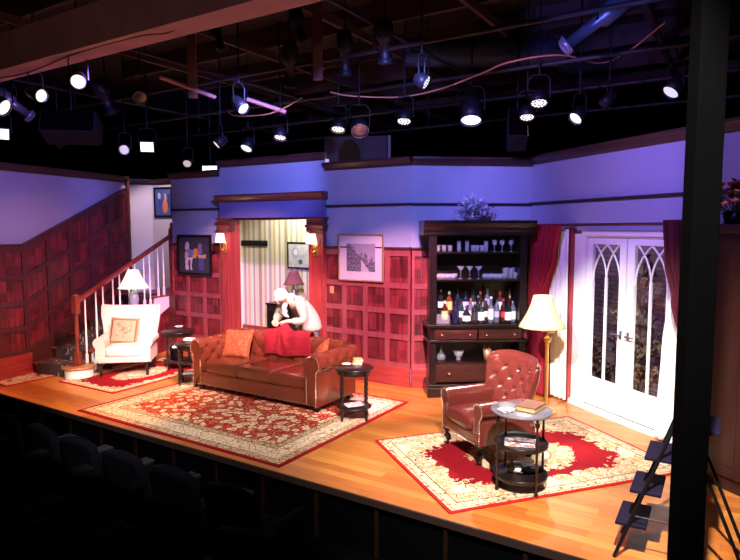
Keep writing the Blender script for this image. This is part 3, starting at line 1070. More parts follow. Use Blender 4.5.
def nails(pts, M, parent, step=0.028, r=0.008, name='nail_trim'):
    b = MB()
    ev, T = path_eval([(p[0], p[2]) for p in pts]) if False else (None, None)
    P = [Vector(p) for p in pts]
    acc = 0
    for a, c in zip(P, P[1:]):
        d = (c - a).length
        s = -acc
        while s + step <= d:
            s += step
            q = a + (c - a) * (s / d)
            b.sphere(q, r, 6, 4, M)
        acc = d - s
    return b.build(name, M_['nail'], parent)

# ---- chesterfield sofa, local x along the width, y = 0 front
def make_sofa():
    f0 = at(201, 389.5, 0) ; f1 = at(315, 415, 0)
    mid = (f0 + f1) / 2
    t = thing('sofa', 'brown tufted leather chesterfield sofa on the large floral rug', 'sofa', mid - V * 0.06, AW)
    Lm = M_['leather']
    HW, D = 1.11, 0.88
    I = Matrix.Identity(4)
    m = MB(); m.rbox(-HW + 0.07, HW - 0.07, 0.03, D - 0.05, 0.09, 0.27, 0.02)
    fr = m.build('base_frame', Lm, t)
    nails([(-HW + 0.1, 0.026, 0.105), (HW - 0.1, 0.026, 0.105)], I, fr, 0.03, 0.005)
    x0 = -HW + 0.235
    wc_ = (2 * (HW - 0.235)) / 3
    for i in range(3):
        m = MB(); m.rbox(x0 + wc_ * i + 0.003, x0 + wc_ * (i + 1) - 0.003, 0.035, 0.70, 0.27, 0.415, 0.035, 0.02)
        m.build('seat_cushion', Lm, t)
    prof = roll_profile(0.72, 0.11, 0.30, 0.09, 0.17)
    Mr = Matrix.Translation((HW - 0.235, 0.0, 0))
    Ml = Matrix.Translation((-(HW - 0.235), 0.0, 0)) @ Matrix.Diagonal((-1, 1, 1, 1))
    for MM in (Ml, Mr):
        a = rolled('arm', MM, D - 0.04, prof, Lm, t, tp=0.105, tmax=0.62)
        P = [(x * 0.93 + 0.012, -0.004, z * 0.985 - 0.002) for x, z in prof[2:]]
        nails(P, MM, a, 0.030, 0.0085)
        nails([(0.03, -0.004, 0.11), (0.03, -0.004, 0.46)], MM, a, 0.030, 0.0085)
    bprof = roll_profile(0.76, 0.115, 0.30, 0.09, 0.18)
    Mb = Matrix.Translation((-HW + 0.17, 0.70, 0)) @ Matrix.Rotation(-PI / 2, 4, 'Z') @ Matrix.Diagonal((-1, 1, 1, 1))
    rolled('backrest', Mb, 2 * HW - 0.34, bprof, Lm, t, tp=0.115, nu=130, tmax=0.60)
    for sx in (-1, 1):
        for y in (0.10, D - 0.12):
            m = MB(); m.lathe([(0.022, 0.012), (0.032, 0.03), (0.036, 0.055), (0.024, 0.072), (0.04, 0.09)], (sx * (HW - 0.12), y, 0), 14)
            m.build('foot', M_['ebony'], t)
    m = MB(); m.lathe([(0.022, 0.012), (0.032, 0.03), (0.036, 0.055), (0.024, 0.072), (0.04, 0.09)], (0, 0.10, 0), 14)
    m.build('foot', M_['ebony'], t)
    return t, mid
sofa, sofa_mid = make_sofa()
SW = Matrix.Translation(sofa.location) @ Matrix.Rotation(AW, 4, 'Z')

# pillows
def pillow(name_mat, label, M, s=0.42, t=0.075, cat='pillow', pipe=None, sy=None):
    o = thing_mesh = None
    sy = sy or s
    m = MB()
    def f(sign):
        def fn(u, v):
            a, b = u * 2 - 1, v * 2 - 1
            k = max(0, (1 - a * a) * (1 - b * b)) ** 0.42
            pinch = 1 - 0.06 * (1 - abs(a)) * abs(b) - 0.0
            px_, py_ = a * s / 2 * (1 - 0.07 * (1 - a * a) * 0 - 0.06 * (1 - b * b) * 0), b * sy / 2
            px_ *= 1 - 0.06 * (1 - b * b) * abs(a)
            py_ *= 1 - 0.06 * (1 - a * a) * abs(b)
            return (px_, py_, sign * t * k * (1 + 0.06 * math.sin(a * 7 + b * 4)))
        return fn
    m.grid(f(1), 18, 18); m.grid(f(-1), 18, 18)
    o = m.build(cat, name_mat, None, weld=True)
    o.matrix_world = M
    tag(o, label, cat)
    e = MB()
    pts = []
    for k in range(41):
        q = k / 40 * 4
        sd, fr_ = int(q) % 4, q - int(q)
        a = fr_ * 2 - 1
        c = {0: (a, -1), 1: (1, a), 2: (-a, 1), 3: (-1, -a)}[sd]
        A, B = c
        pts.append((A * s / 2 * (1 - 0.06 * (1 - B * B) * abs(A)), B * sy / 2 * (1 - 0.06 * (1 - A * A) * abs(B)), 0))
    e.tube(pts, 0.007, 6)
    e.build('piping', pipe or name_mat, o)
    return o
g = G('orange_brocade', 0.8)
d = g.vor(22); n = g.noise(26, 4)
g.color(g.mix(g.m('LESS_THAN', g.m('ADD', d, g.m('MULTIPLY', n, 0.5)), 0.55), (0.30, 0.065, 0.018), (0.42, 0.155, 0.05)))
M_['brocade'] = g.mat
Mp = SW @ Matrix.Translation((-0.71, 0.50, 0.60)) @ Matrix.Rotation(R(6), 4, 'Z') @ Matrix.Rotation(R(66), 4, 'X') @ Matrix.Rotation(R(3), 4, 'Z')
pillow(M_['brocade'], 'orange patterned square pillow at the left end of the leather sofa', Mp, 0.47, 0.075, sy=0.41)
Mp = SW @ Matrix.Translation((0.74, 0.50, 0.62)) @ Matrix.Rotation(R(-38), 4, 'Z') @ Matrix.Rotation(R(62), 4, 'X') @ Matrix.Rotation(R(38), 4, 'Z')
pillow(M_['brocade'], 'orange pillow stood on its corner by the right arm of the leather sofa', Mp, 0.32, 0.06)

# ---- red quilt over the back of the sofa, gathered up into the hands
g = G('red_quilt', 0.9, 0, 0.2)
n = g.noise(30, 3)
g.color(g.mix(n, (0.17, 0.005, 0.012), (0.30, 0.014, 0.026)))
g.bump(g.vor(26), 0.4, 0.01)
m = MB()
def quilt(u, v):
    # u across the width, v from the seat-back front up over the top and down behind
    ev, T = path_eval([(0.685, 0.47), (0.685, 0.62), (0.70, 0.73), (0.76, 0.775), (0.84, 0.785), (0.92, 0.74), (0.97, 0.66), (0.985, 0.48)])
    y, z, t = ev(v * T)
    x = -0.40 + u * 0.80 - 0.06 * v + 0.05 * math.sin(v * 4 + 1)
    wv = 0.006 * math.sin(u * 11 + v * 3) + 0.004 * math.sin(u * 23 - v * 6)
    lift = 0.11 * math.exp(-((x + 0.10) / 0.075) ** 2 - ((v - 0.48) / 0.20) ** 2)
    rad = math.atan2(v - 0.45, (x + 0.10) * 2.2)
    far = min(1, math.hypot(v - 0.45, (x + 0.10) * 2.2) * 2.5)
    wv += 0.014 * math.sin(rad * 7 + 1.3) * far * (1.15 - far * 0.6)
    lift += 0.03 * math.exp(-((x + 0.22) / 0.08) ** 2 - ((v - 0.42) / 0.22) ** 2)
    hem = (0.10 * u - 0.06 + 0.03 * math.sin(u * 9)) * (1 - v)
    return (x, y - wv * 1.0 - 0.012, z + lift + wv + hem * 0.5 + 0.02 + (0.03 if v < 0.1 else 0) * 0)
m.grid(quilt, 70, 44, SW)
tag(m.build('quilt', g.mat, None, solid=0.012), 'red quilt draped over the sofa back and held by the person', 'quilt')

# ---- armchairs
def make_armchair(name, label, loc, rz, mat, kind):
    t = thing(name, label, 'armchair', loc, rz)
    I = Matrix.Identity(4)
    tufted = kind == 'tufted'
    HW = 0.355 if tufted else 0.40
    D = 0.74 if tufted else 0.72
    LZ = 0.19 if tufted else 0.215
    SH = 0.43 if tufted else 0.45
    AH = 0.60
    BH = 0.885 if tufted else 0.975
    aw = 0.125 if tufted else 0.15
    m = MB(); m.rbox(-HW + 0.03, HW - 0.03, 0.02, D - 0.06, LZ, 0.32, 0.025)
    fr = m.build('base_frame', mat, t)
    if tufted:
        nails([(-HW + 0.05, 0.014, LZ + 0.015), (HW - 0.05, 0.014, LZ + 0.015)], I, fr, 0.022, 0.005)
    m = MB(); m.rbox(-HW + aw, HW - aw, -0.01 if tufted else 0.0, 0.58, 0.315, SH, 0.04, 0.03)
    m.build('seat_cushion', mat, t)
    r = 0.080 if tufted else 0.085
    prof = roll_profile(AH, r, 0.30, LZ + 0.01, aw * 0.92)
    for s in (-1, 1):
        MM = Matrix.Translation((s * (HW - aw), 0.03, 0)) @ Matrix.Diagonal((s, 1, 1, 1))
        # arm front rakes back towards the seat
        Sh = MM
        a = rolled('arm', Sh, D - 0.18, prof, mat, t, nu=14)
        if tufted:
            P = [(x * 0.90 + 0.006, -0.004, z * 0.985 - 0.002) for x, z in prof[2:]]
            nails(P, Sh, a, 0.024, 0.0075)
            nails([(0.018, -0.004, LZ + 0.04), (0.018, -0.004, AH - 0.14)], Sh, a, 0.024, 0.0075)
    # backrest: curved shell, wider and leaning towards the top
    m = MB()
    def shape(u, v, side):
        a = u * 2 - 1
        z = 0.33 + (BH - 0.33) * v
        wtop = (HW + 0.03) if tufted else (HW + 0.03)
        wbot = HW - aw + 0.02 if tufted else HW - 0.06
        wv = wbot + (wtop - wbot) * min(1, v * 1.25) ** (0.7 if tufted else 1.0)
        x = a * wv
        crown_ = (0.05 if tufted else 0.0) * (1 - abs(a) ** 4) * v ** 3
        if not tufted:
            crown_ = 0.035 * (abs(a) ** 3) * v ** 3 - 0.0
        z += crown_
        y = 0.56 + 0.17 * v - (0.14 if tufted else 0.13) * abs(a) ** 2.6 * (0.6 + 0.4 * v)
        th = 0.11 - 0.03 * v
        if side:
            y += th
        elif tufted and 0.04 < v < 0.97 and abs(a) < 0.96:
            k = min(1, (0.97 - v) * 8, (0.96 - abs(a)) * 8)
            y -= tuft(x * 1.0, z - 0.40, 0.095, 0.03, 0.024, 0.007) * k
        y += 0.03 * max(0, v - 0.94) / 0.06 * (1 if not side else -1)
        return (x, y, z)
    NU, NVv = 56, 50
    def ring(u, v):
        return shape(u, v, 0)
    m.grid(lambda u, v: shape(u, v, 0), NU, NVv)
    m.grid(lambda u, v: shape(u, v, 1), NU, NVv)
    for fn in (lambda u, v: [Vector(shape(u, 1, 0)).lerp(Vector(shape(u, 1, 1)), v) + Vector((0, 0, 0.02 * math.sin(PI * v)))][0],
               lambda u, v: Vector(shape(u, 0, 0)).lerp(Vector(shape(u, 0, 1)), v)):
        m.grid(fn, NU, 6)
    for e in (0, 1):
        m.grid(lambda u, v, e=e: Vector(shape(e, u, 0)).lerp(Vector(shape(e, u, 1)), v) + Vector(((1 if e else -1) * 0.015 * math.sin(PI * v), 0, 0)), NVv, 6)
    bk = m.build('backrest', mat, t, weld=True)
    if tufted:
        b = MB()
        p = 0.095
        for x, zz in buttons(p, -HW, HW, 0.03, 0.52):
            v = (zz + 0.40 - 0.33) / (BH - 0.33)
            wtop, wbot = HW + 0.02, HW - aw + 0.02
            wv = wbot + (wtop - wbot) * min(1, v * 1.25) ** 0.7
            a = x / wv
            if abs(a) < 0.88 and v < 0.95:
                q = shape((a + 1) / 2, v, 0)
                b.sphere((q[0], q[1] - 0.004, q[2]), 0.011, 8, 5)
        b.build('tufting_buttons', mat, bk)
    # legs
    for s in (-1, 1):
        for y in (0.07, D - 0.14):
            m = MB()
            if tufted:
                o = -1 if y < 0.3 else 1
                X = s * (HW - 0.06)
                m.tube([(X, y, LZ + 0.03), (X + s * 0.012, y + o * 0.015, LZ - 0.02), (X + s * 0.008, y + o * 0.012, LZ - 0.08), (X - s * 0.004, y, 0.06), (X + s * 0.004, y + o * 0.012, 0.025), (X + s * 0.008, y + o * 0.02, 0.013)],
                       [0.042, 0.044, 0.034, 0.026, 0.028, 0.034], 10)
            else:
                X = s * (HW - 0.07)
                m.cyl((X, y, LZ + 0.02), (X * 1.0, y, 0.013), 0.032, 0.022, 4)
            m.build('leg', M_['ebony'], t)
    return t
# leather armchair: arms face down-left
ac = Vector((0.85, 5.64, 0))
ang = math.atan2(-0.66, 0.27)
arm = make_armchair('leather_armchair', 'oxblood tufted leather armchair on the medallion rug', ac, ang, M_['leather2'], 'tufted')
wc0 = (at(103, 377.5, 0) + at(146, 376.5, 0)) / 2
warm_ = make_armchair('white_armchair', 'white upholstered armchair in front of the staircase', wc0 + Vector((0.0, -0.05, 0)), R(9), M_['cream'], 'plain')
g = G('embroidered_linen', 0.9)
x = g.xyz()
ex = g.m('MAXIMUM', g.m('ABSOLUTE', x[0]), g.m('ABSOLUTE', x[1]))
brd = g.m('LESS_THAN', g.m('ABSOLUTE', g.m('SUBTRACT', ex, 0.175)), 0.010)
lines = g.m('LESS_THAN', g.m('ABSOLUTE', g.m('SUBTRACT', g.noise(9, 2), 0.5)), 0.02)
inn = g.m('MULTIPLY', lines, g.m('LESS_THAN', ex, 0.11))
col = g.mix(brd, (0.36, 0.25, 0.16), (0.18, 0.07, 0.03))
g.color(g.mix(g.m('MULTIPLY', inn, 0.8), col, (0.16, 0.08, 0.06)))
WA = Matrix.Translation(wc0 + Vector((0, -0.05, 0))) @ Matrix.Rotation(R(9), 4, 'Z')
pillow(g.mat, 'tan square cushion with stitched border on the white armchair', WA @ Matrix.Translation((-0.05, 0.36, 0.64)) @ Matrix.Rotation(R(68), 4, 'X') @ Matrix.Rotation(R(-4), 4, 'Z'), 0.42, 0.065, 'cushion')

# ================================================================== SIDE TABLES
def turned_leg(x, y, z0, z1, r=0.016, beads=7):
    prof = [(r * 1.1, z0)]
    n = beads * 4
    for k in range(1, n):
        z = z0 + (z1 - z0) * k / n
        prof.append((r * (0.75 + 0.40 * (0.5 + 0.5 * math.sin(k * PI / 2))), z))
    prof.append((r * 1.1, z1))
    return prof

def round_table(label, loc, R1, H, shelves, rz=0, top=M_['ebony'], gallery=False, group=None, legs=4, slim=False, apron=True, lr=0.016):
    t = thing('side_table', label, 'side table', loc, rz, group)
    m = MB()
    m.lathe([(0.0001, H - 0.022), (R1 - 0.008, H - 0.022), (R1, H - 0.014), (R1, H - 0.006), (R1 - 0.006, H), (0.0001, H)], n=40)
    m.build('tabletop', top, t)
    if apron:
        m = MB()
        m.lathe([(R1 - 0.03, H - 0.022), (R1 - 0.03, H - 0.075), (R1 - 0.042, H - 0.075), (R1 - 0.042, H - 0.022)], n=40)
        m.build('apron', M_['ebony'], t)
    for z, rr in shelves:
        m = MB()
        if gallery:
            m.lathe([(0.0001, z), (rr, z), (rr + 0.006, z + 0.035), (rr, z + 0.037), (rr - 0.008, z + 0.012), (0.0001, z + 0.012)], n=36)
        else:
            m.lathe([(0.0001, z), (rr, z), (rr, z + 0.016), (0.0001, z + 0.016)], n=36)
        m.build('shelf', M_['ebony'], t)
    for k in range(legs):
        a = 2 * PI * k / legs + PI / 4
        rr = (R1 - 0.028)
        x, y = rr * math.cos(a), rr * math.sin(a)
        m = MB()
        if slim:
            m.lathe([(0.015, 0.0), (0.019, 0.02), (0.010, 0.035), (0.010, 0.05), (0.011, H * 0.5), (0.010, H - 0.10), (0.018, H - 0.085), (0.022, H - 0.065), (0.012, H - 0.05), (0.012, H - 0.02)], (x, y, 0), 12)
        else:
            m.lathe([(lr * 0.6, 0.0), (lr, 0.09)] + turned_leg(x, y, 0.09, H - 0.07, lr, 8) + [(lr * 1.1, H - 0.022)], (x, y, 0), 10)
        m.build('leg', M_['ebony'], t)
    return t

M_['slate'] = plain('slate_top', (0.16, 0.14, 0.17), 0.28, 0, 0.2, 8)
rt = at(521.5, 410, 0.675)
tr_ = round_table('three-tier round dark side table in front of the leather armchair', (rt.x, rt.y, 0.0126), 0.255, 0.67, [(0.09, 0.225), (0.36, 0.225)], R(-25), M_['slate'], True, slim=True, apron=False)
st_ = at(354, 367, 0.61)
ts = round_table('round dark side table at the right arm of the sofa', (st_.x, st_.y, 0.0126), 0.225, 0.60, [(0.13, 0.20)], R(2), lr=0.020)
l1 = at(178, 330.5, 0.60)
tl = round_table('round dark side table against the panelling between armchair and sofa', (l1.x, l1.y, 0.0), 0.26, 0.60, [(0.12, 0.23)], R(20))
l2 = at(189, 342.5, 0.60)
tl2 = round_table('smaller dark side table touching the left arm of the sofa', (l2.x, l2.y, 0.0126), 0.20, 0.58, [(0.13, 0.17), (0.30, 0.165)], R(8), lr=0.018)

def book(name, label, loc, rz, w, d, h, cover, page=M_['paper'], group=None, cat='book'):
    t = thing(name, label, cat, loc, rz, group)
    m = MB()
    m.box(-w / 2, w / 2, -d / 2, d / 2, 0, 0.004)
    m.box(-w / 2, w / 2, -d / 2, d / 2, h - 0.004, h)
    m.box(-w / 2 - 0.003, -w / 2 + 0.002, -d / 2, d / 2, 0, h)
    m.build('cover', cover, t, bevel=0.001)
    m = MB(); m.box(-w / 2 + 0.002, w / 2 - 0.006, -d / 2 + 0.006, d / 2 - 0.006, 0.004, h - 0.004)
    m.build('pages', page, t)
    return t
goldpg = plain('gilt_pages', (0.62, 0.42, 0.18), 0.5)
TZ = 0.0126 + 0.671
bp = at(531, 406.5, TZ + 0.02)
book('book', 'thick brown book lying on the three-tier side table', (bp.x, bp.y, TZ), R(-38), 0.17, 0.24, 0.042, plain('brown_cover', (0.22, 0.07, 0.03), 0.4), goldpg)
# dish with crumpled paper on the same top
dp = at(507, 408, TZ)
t = thing('glass_ashtray', 'clear glass ashtray left of the brown book', 'ashtray', (dp.x, dp.y, TZ))
m = MB(); m.lathe([(0.0001, 0), (0.060, 0), (0.078, 0.03), (0.070, 0.032), (0.055, 0.010), (0.0001, 0.010)], n=24)
m.build('bowl', M_['cut'], t)
dp2 = dp + Vector((-0.03, -0.10, 0))
def crumple(name, label, loc, r, cat='paper', sc=(1, 1, 0.35), mat=None, group=None, seed=1):
    rnd = random.Random(seed)
    m = MB()
    ph = [rnd.uniform(0, 6) for _ in range(6)]
    def fn(u, v):
        th, p = u * 2 * PI, v * PI
        q = r * (1 + 0.18 * math.sin(3 * th + ph[0]) * math.sin(p) + 0.13 * math.sin(7 * th + ph[1] + 4 * p) * math.sin(p) + 0.10 * math.sin(9 * p + ph[2]) * math.sin(p))
        return (q * math.sin(p) * math.cos(th) * sc[0], q * math.sin(p) * math.sin(th) * sc[1], (q * -math.cos(p) + r) * sc[2])
    m.grid(fn, 22, 12, smooth=False)
    o = m.build(name, mat or M_['paper'], None, loc, weld=True)
    return tag(o, label, cat, group)
crumple('folded_paper', 'crumpled white paper beside the ashtray on the three-tier table', (dp2.x, dp2.y, TZ), 0.05, sc=(1.3, 0.9, 0.3))
# magazines on the middle shelf
def magazine(label, loc, rz, w, d, cols, group=None):
    g = G('magazine_cover', 0.35)
    n = g.noise(11, 2)
    g.color(g.ramp(n, [(0.0, cols[0]), (0.44, cols[1]), (0.52, cols[2]), (0.58, cols[0])], True))
    t = thing('magazine', label, 'magazine', loc, rz, group)
    m = MB(); m.box(-w / 2, w / 2, -d / 2, d / 2, 0.006, 0.008)
    m.box(-w / 2, w / 2, -d / 2, d / 2, 0.0, 0.001)
    m.build('cover', g.mat, t)
    m = MB(); m.box(-w / 2 + 0.002, w / 2 - 0.002, -d / 2 + 0.002, d / 2 - 0.002, 0.001, 0.006)
    m.build('pages', M_['paper'], t)
    return t
mz = 0.0126 + 0.36 + 0.013
mp = at(522, 443, mz)
magazine('glossy magazine lying on the middle shelf of the three-tier table', (mp.x - 0.01, mp.y, mz), R(-12), 0.27, 0.20, [(0.70, 0.68, 0.72), (0.50, 0.20, 0.10), (0.08, 0.12, 0.30)])
# figurine and basket on the bottom shelf
bz = 0.0126 + 0.09 + 0.0125
fp = at(510.5, 471, bz)
t = thing('figurine', 'small tan bear figurine on the bottom shelf of the three-tier table', 'figurine', (fp.x, fp.y + 0.0, bz))
tanm = plain('tan_ceramic', (0.55, 0.28, 0.11), 0.5)
m = MB(); m.lathe([(0.0001, 0), (0.026, 0.002), (0.030, 0.02), (0.026, 0.05), (0.015, 0.068), (0.0001, 0.07)], n=14); m.build('body', tanm, t)
m = MB(); m.sphere((0, -0.004, 0.085), 0.021); m.sphere((0, -0.022, 0.081), 0.009)
m.sphere((-0.015, 0, 0.103), 0.007); m.sphere((0.015, 0, 0.103), 0.007); m.build('head', tanm, t)
for s in (-1, 1):
    m = MB(); m.tube([(s * 0.024, 0, 0.055), (s * 0.032, -0.015, 0.04), (s * 0.02, -0.03, 0.032)], [0.009, 0.008, 0.007]); m.build('paw', tanm, t)
gp = at(531, 471, bz)
crumple('knitted_scarf', 'grey scarf heaped on the bottom shelf of the three-tier table', (gp.x, gp.y, bz), 0.06, 'scarf', (1.5, 1.0, 0.5), fabric('grey_knit', (0.10, 0.09, 0.10), (0.16, 0.14, 0.15)), seed=4)
# items on the table right of sofa
SZ = 0.0126 + 0.601
q = at(358, 361.5, SZ + 0.02)
yb = plain('ochre_cover', (0.62, 0.40, 0.14), 0.5)
book('book', 'small ochre book, the upper of two on the table right of the sofa', (q.x + 0.005, q.y + 0.0, SZ + 0.029), R(8), 0.10, 0.135, 0.024, yb)
book('book', 'small ochre book, the lower of two on the table right of the sofa', (q.x, q.y, SZ), R(-4), 0.11, 0.145, 0.028, yb)
q = at(347, 364.5, SZ)
crumple('tissue', 'white crumpled tissue left of the ochre books', (q.x, q.y - 0.03, SZ), 0.035, 'tissue', (1.4, 1, 0.4), seed=2)
q = at(354, 405, 0.0126 + 0.147)
magazine('pale magazine on the lower shelf of the table right of the sofa', (q.x, q.y + 0.02, 0.0126 + 0.147), R(25), 0.22, 0.16, [(0.72, 0.70, 0.70), (0.66, 0.62, 0.60), (0.35, 0.30, 0.32)])
# items on the left tables
q = at(179, 328, 0.601)
t = thing('candy_dish', 'small dish of orange sweets on the back side table', 'dish', (q.x, q.y, 0.601))
m = MB(); m.lathe([(0.0001, 0), (0.035, 0), (0.05, 0.02), (0.07, 0.03), (0.066, 0.033), (0.045, 0.022), (0.0001, 0.010)], n=20); m.build('bowl', M_['white'], t)
m = MB()
for k in range(9):
    a = k * 2.4
    m.sphere((0.028 * math.cos(a) * (k / 9) ** 0.5, 0.028 * math.sin(a) * (k / 9) ** 0.5, 0.026), 0.012, 8, 5)
m.build('sweets', plain('orange_sweet', (0.85, 0.25, 0.06), 0.35), t)
q = at(189, 341, 0.593)
crumple('napkin', 'white napkin on the small table at the left arm of the sofa', (q.x, q.y, 0.593), 0.06, 'napkin', (1.4, 0.8, 0.4), seed=3)
q = at(187, 381, 0.16)
magazine('pale magazine on the low shelf of the table left of the sofa', (l2.x, l2.y - 0.01, 0.0126 + 0.147), R(20), 0.18, 0.13, [(0.70, 0.70, 0.74), (0.62, 0.62, 0.66), (0.4, 0.4, 0.45)])
q = Vector((l1.x - 0.04, l1.y - 0.03, 0))
t = thing('ice_bucket', 'black metal bucket on the shelf of the back side table', 'bucket', (q.x, q.y, 0.137))
m = MB(); m.lathe([(0.0001, 0), (0.07, 0), (0.09, 0.20), (0.097, 0.205), (0.09, 0.21), (0.082, 0.20), (0.064, 0.01), (0.0001, 0.01)], n=22); m.build('pail', M_['black'], t)
m = MB(); m.tube([(0.092 * math.cos(a), 0, 0.19 + 0.10 * math.sin(a)) for a in [PI * k / 14 for k in range(15)]], 0.004); m.build('handle', M_['steel'], t)
m = MB(); m.rbox(-0.05, 0.05, -0.03, 0.04, 0.16, 0.225, 0.012); m.build('cloth', M_['white'], t)

# ================================================================== LAMPS
def shade(r0, r1, h, z, flare=0.0, ribs=0, n=48, gap=0.004):
    m = MB()
    prof = []
    for k in range(13):
        f = k / 12
        r = r0 + (r1 - r0) * (f + flare * math.sin(PI * f))
        prof.append((r, z + h * f))
    vs, fs = [], []
    for off in (0, -gap):
        for r, zz in prof:
            for i in range(n):
                a = 2 * PI * i / n
                rr = (r + off) * (1 + (0.035 * (abs(math.cos(a * ribs / 2)) - 0.5) if ribs else 0))
                vs.append((rr * math.cos(a), rr * math.sin(a), zz))
    K = len(prof)
    for s in (0, K):
        for k in range(K - 1):
            for i in range(n):
                j = (i + 1) % n
                fs.append(((s + k) * n + i, (s + k) * n + j, (s + k + 1) * n + j, (s + k + 1) * n + i))
    for k in (0, K - 1):
        for i in range(n):
            j = (i + 1) % n
            fs.append((k * n + i, k * n + j, (K + k) * n + j, (K + k) * n + i))
    m.add(vs, fs, True)
    return m

def shade_mat(name, c, e, st):
    g = G(name, 0.8)
    g.color(tuple(x * 0.45 for x in c))
    # a lit fabric shade: it is the lamp's luminous surface
    g.b.inputs['Emission Color'].default_value = (*e, 1)
    g.b.inputs['Emission Strength'].default_value = st
    return g.mat

def bulb(parent, loc, power, col, rad=0.03):
    l = bpy.data.lights.new('bulb_light', 'POINT')
    l.energy = power
    l.color = col
    l.shadow_soft_size = rad
    o = bpy.data.objects.new('bulb_light', l)
    COL.objects.link(o)
    o.parent = parent
    o.location = loc

fl = at(545.5, 411, 0)
t = thing('floor_lamp', 'brass floor lamp with pleated cream shade behind the leather armchair', 'floor lamp', (fl.x, fl.y, 0))
m = MB(); m.lathe([(0.0001, 0), (0.13, 0), (0.135, 0.012), (0.11, 0.028), (0.05, 0.04), (0.03, 0.06), (0.016, 0.075)], n=32); m.build('base', M_['brass'], t)
m = MB()
m.lathe([(0.022, 0.06), (0.022, 0.80), (0.030, 0.81), (0.018, 0.83), (0.045, 0.86), (0.052, 0.885), (0.030, 0.91), (0.016, 0.93), (0.016, 1.00), (0.022, 1.005), (0.022, 1.03), (0.008, 1.04), (0.008, 1.18)], n=24)
m.build('pole', M_['brass'], t)
m = MB(); m.cyl((0.0, 0, 0.955), (0.10, -0.02, 0.965), 0.009); m.cyl((0.10, -0.02, 0.945), (0.10, -0.02, 0.99), 0.014); m.cyl((-0.07, 0, 0.99), (0.03, 0, 0.995), 0.016)
m.build('switch_arm', M_['brass'], t)
# shade sits slightly toward the camera side of the pole, ring and bulb inside
M_['shade1'] = shade_mat('cream_shade', (0.85, 0.74, 0.50), (1.0, 0.62, 0.26), 0.20)
sh = shade(0.275, 0.110, 0.38, 1.03, 0.13, 14)
so = sh.build('lamp_shade', M_['shade1'], t, loc=(-0.065, 0.0, 0))
m = MB(); m.sphere((-0.065, 0, 1.20), 0.035); m.build('light_bulb', emit('bulb_glow', (1, 0.75, 0.45), 2), t)
bulb(t, (-0.065, 0, 1.27), 2.2, (1, 0.70, 0.38))

wl_p = at(133, 287, 1.02)
wp = atY(133.5, 288, 9.75)
t = thing('floor_lamp', 'white shaded floor lamp behind the white armchair', 'floor lamp', (wp.x, wp.y, 0))
zb = wp.z
m = MB(); m.lathe([(0.0001, 0), (0.12, 0), (0.12, 0.015), (0.03, 0.035), (0.012, 0.05)], n=28); m.build('base', M_['black'], t)
m = MB(); m.lathe([(0.012, 0.04), (0.012, zb - 0.42), (0.03, zb - 0.40), (0.065, zb - 0.30), (0.085, zb - 0.18), (0.06, zb - 0.08), (0.02, zb - 0.04), (0.012, zb), (0.010, zb + 0.12)], n=22)
m.build('pole', plain('blue_grey_ceramic', (0.22, 0.26, 0.36), 0.25), t)
m = shade(0.245, 0.085, 0.30, zb, 0.08)
m.build('lamp_shade', shade_mat('white_shade', (0.88, 0.84, 0.76), (1.0, 0.84, 0.66), 0.35), t)
bulb(t, (0, 0, zb + 0.12), 1.2, (1, 0.78, 0.5))
# ================================================================== ON THE WALLS
def framed(name, label, F, ang, x0, x1, z0, z1, y, fw, fmat, mat_w, picture, cat='picture', plane='-'):
    # hangs on the room side (local -y) of a wall frame
    cx, cz = (x0 + x1) / 2, (z0 + z1) / 2
    loc = F @ Vector((cx, y, cz))
    t = thing(name, label, cat, loc, ang)
    hx, hz = (x1 - x0) / 2, (z1 - z0) / 2
    m = MB()
    for a, b, c, d in ((-hx, hx, hz - fw, hz), (-hx, hx, -hz, -hz + fw), (-hx, -hx + fw, -hz + fw, hz - fw), (hx - fw, hx, -hz + fw, hz - fw)):
        m.box(a, b, -0.03, 0, c, d)
    m.build('frame', fmat, t, bevel=0.003)
    ix, iz = hx - fw, hz - fw
    if mat_w:
        m = MB(); m.box(-ix, ix, -0.012, 0, -iz, iz)
        m.build('mat_board', plain('mat_board', (0.46, 0.42, 0.44), 0.7, 0, 0.03), t)
        ix -= mat_w; iz -= mat_w
    m = MB(); m.box(-ix, ix, -0.016, -0.001, -iz, iz)
    m.build('picture', picture(ix, iz), t)
    return t

def blocks(name, base, shapes):
    # flat painted shapes: (cx, cz, half_w, half_h, round, colour) in picture halves
    def mk(ix, iz):
        g = G(name, 0.5)
        X, Y, Z = g.xyz()
        n = g.m('MULTIPLY', g.m('SUBTRACT', g.noise(18, 3), 0.5), 0.16)
        X2 = g.m('ADD', g.m('DIVIDE', X, ix), n)
        Z2 = g.m('ADD', g.m('DIVIDE', Z, iz), n)
        dim = 0.62 if base[0] < 0.05 else 1.0
        col = g.mix(g.noise(9, 3), base, tuple(c * 0.5 for c in base))
        for cx, cz, w_, h_, rd, c in shapes:
            a = g.m('DIVIDE', g.m('ABSOLUTE', g.m('SUBTRACT', X2, cx)), w_)
            b = g.m('DIVIDE', g.m('ABSOLUTE', g.m('SUBTRACT', Z2, cz)), h_)
            if rd:
                e = g.m('ADD', g.m('POWER', a, 2), g.m('POWER', b, 2))
            else:
                e = g.m('MAXIMUM', a, b)
            col = g.mix(g.m('LESS_THAN', e, 1.0), col, tuple(q * dim for q in c))
        g.color(col)
        return g.mat
    return mk

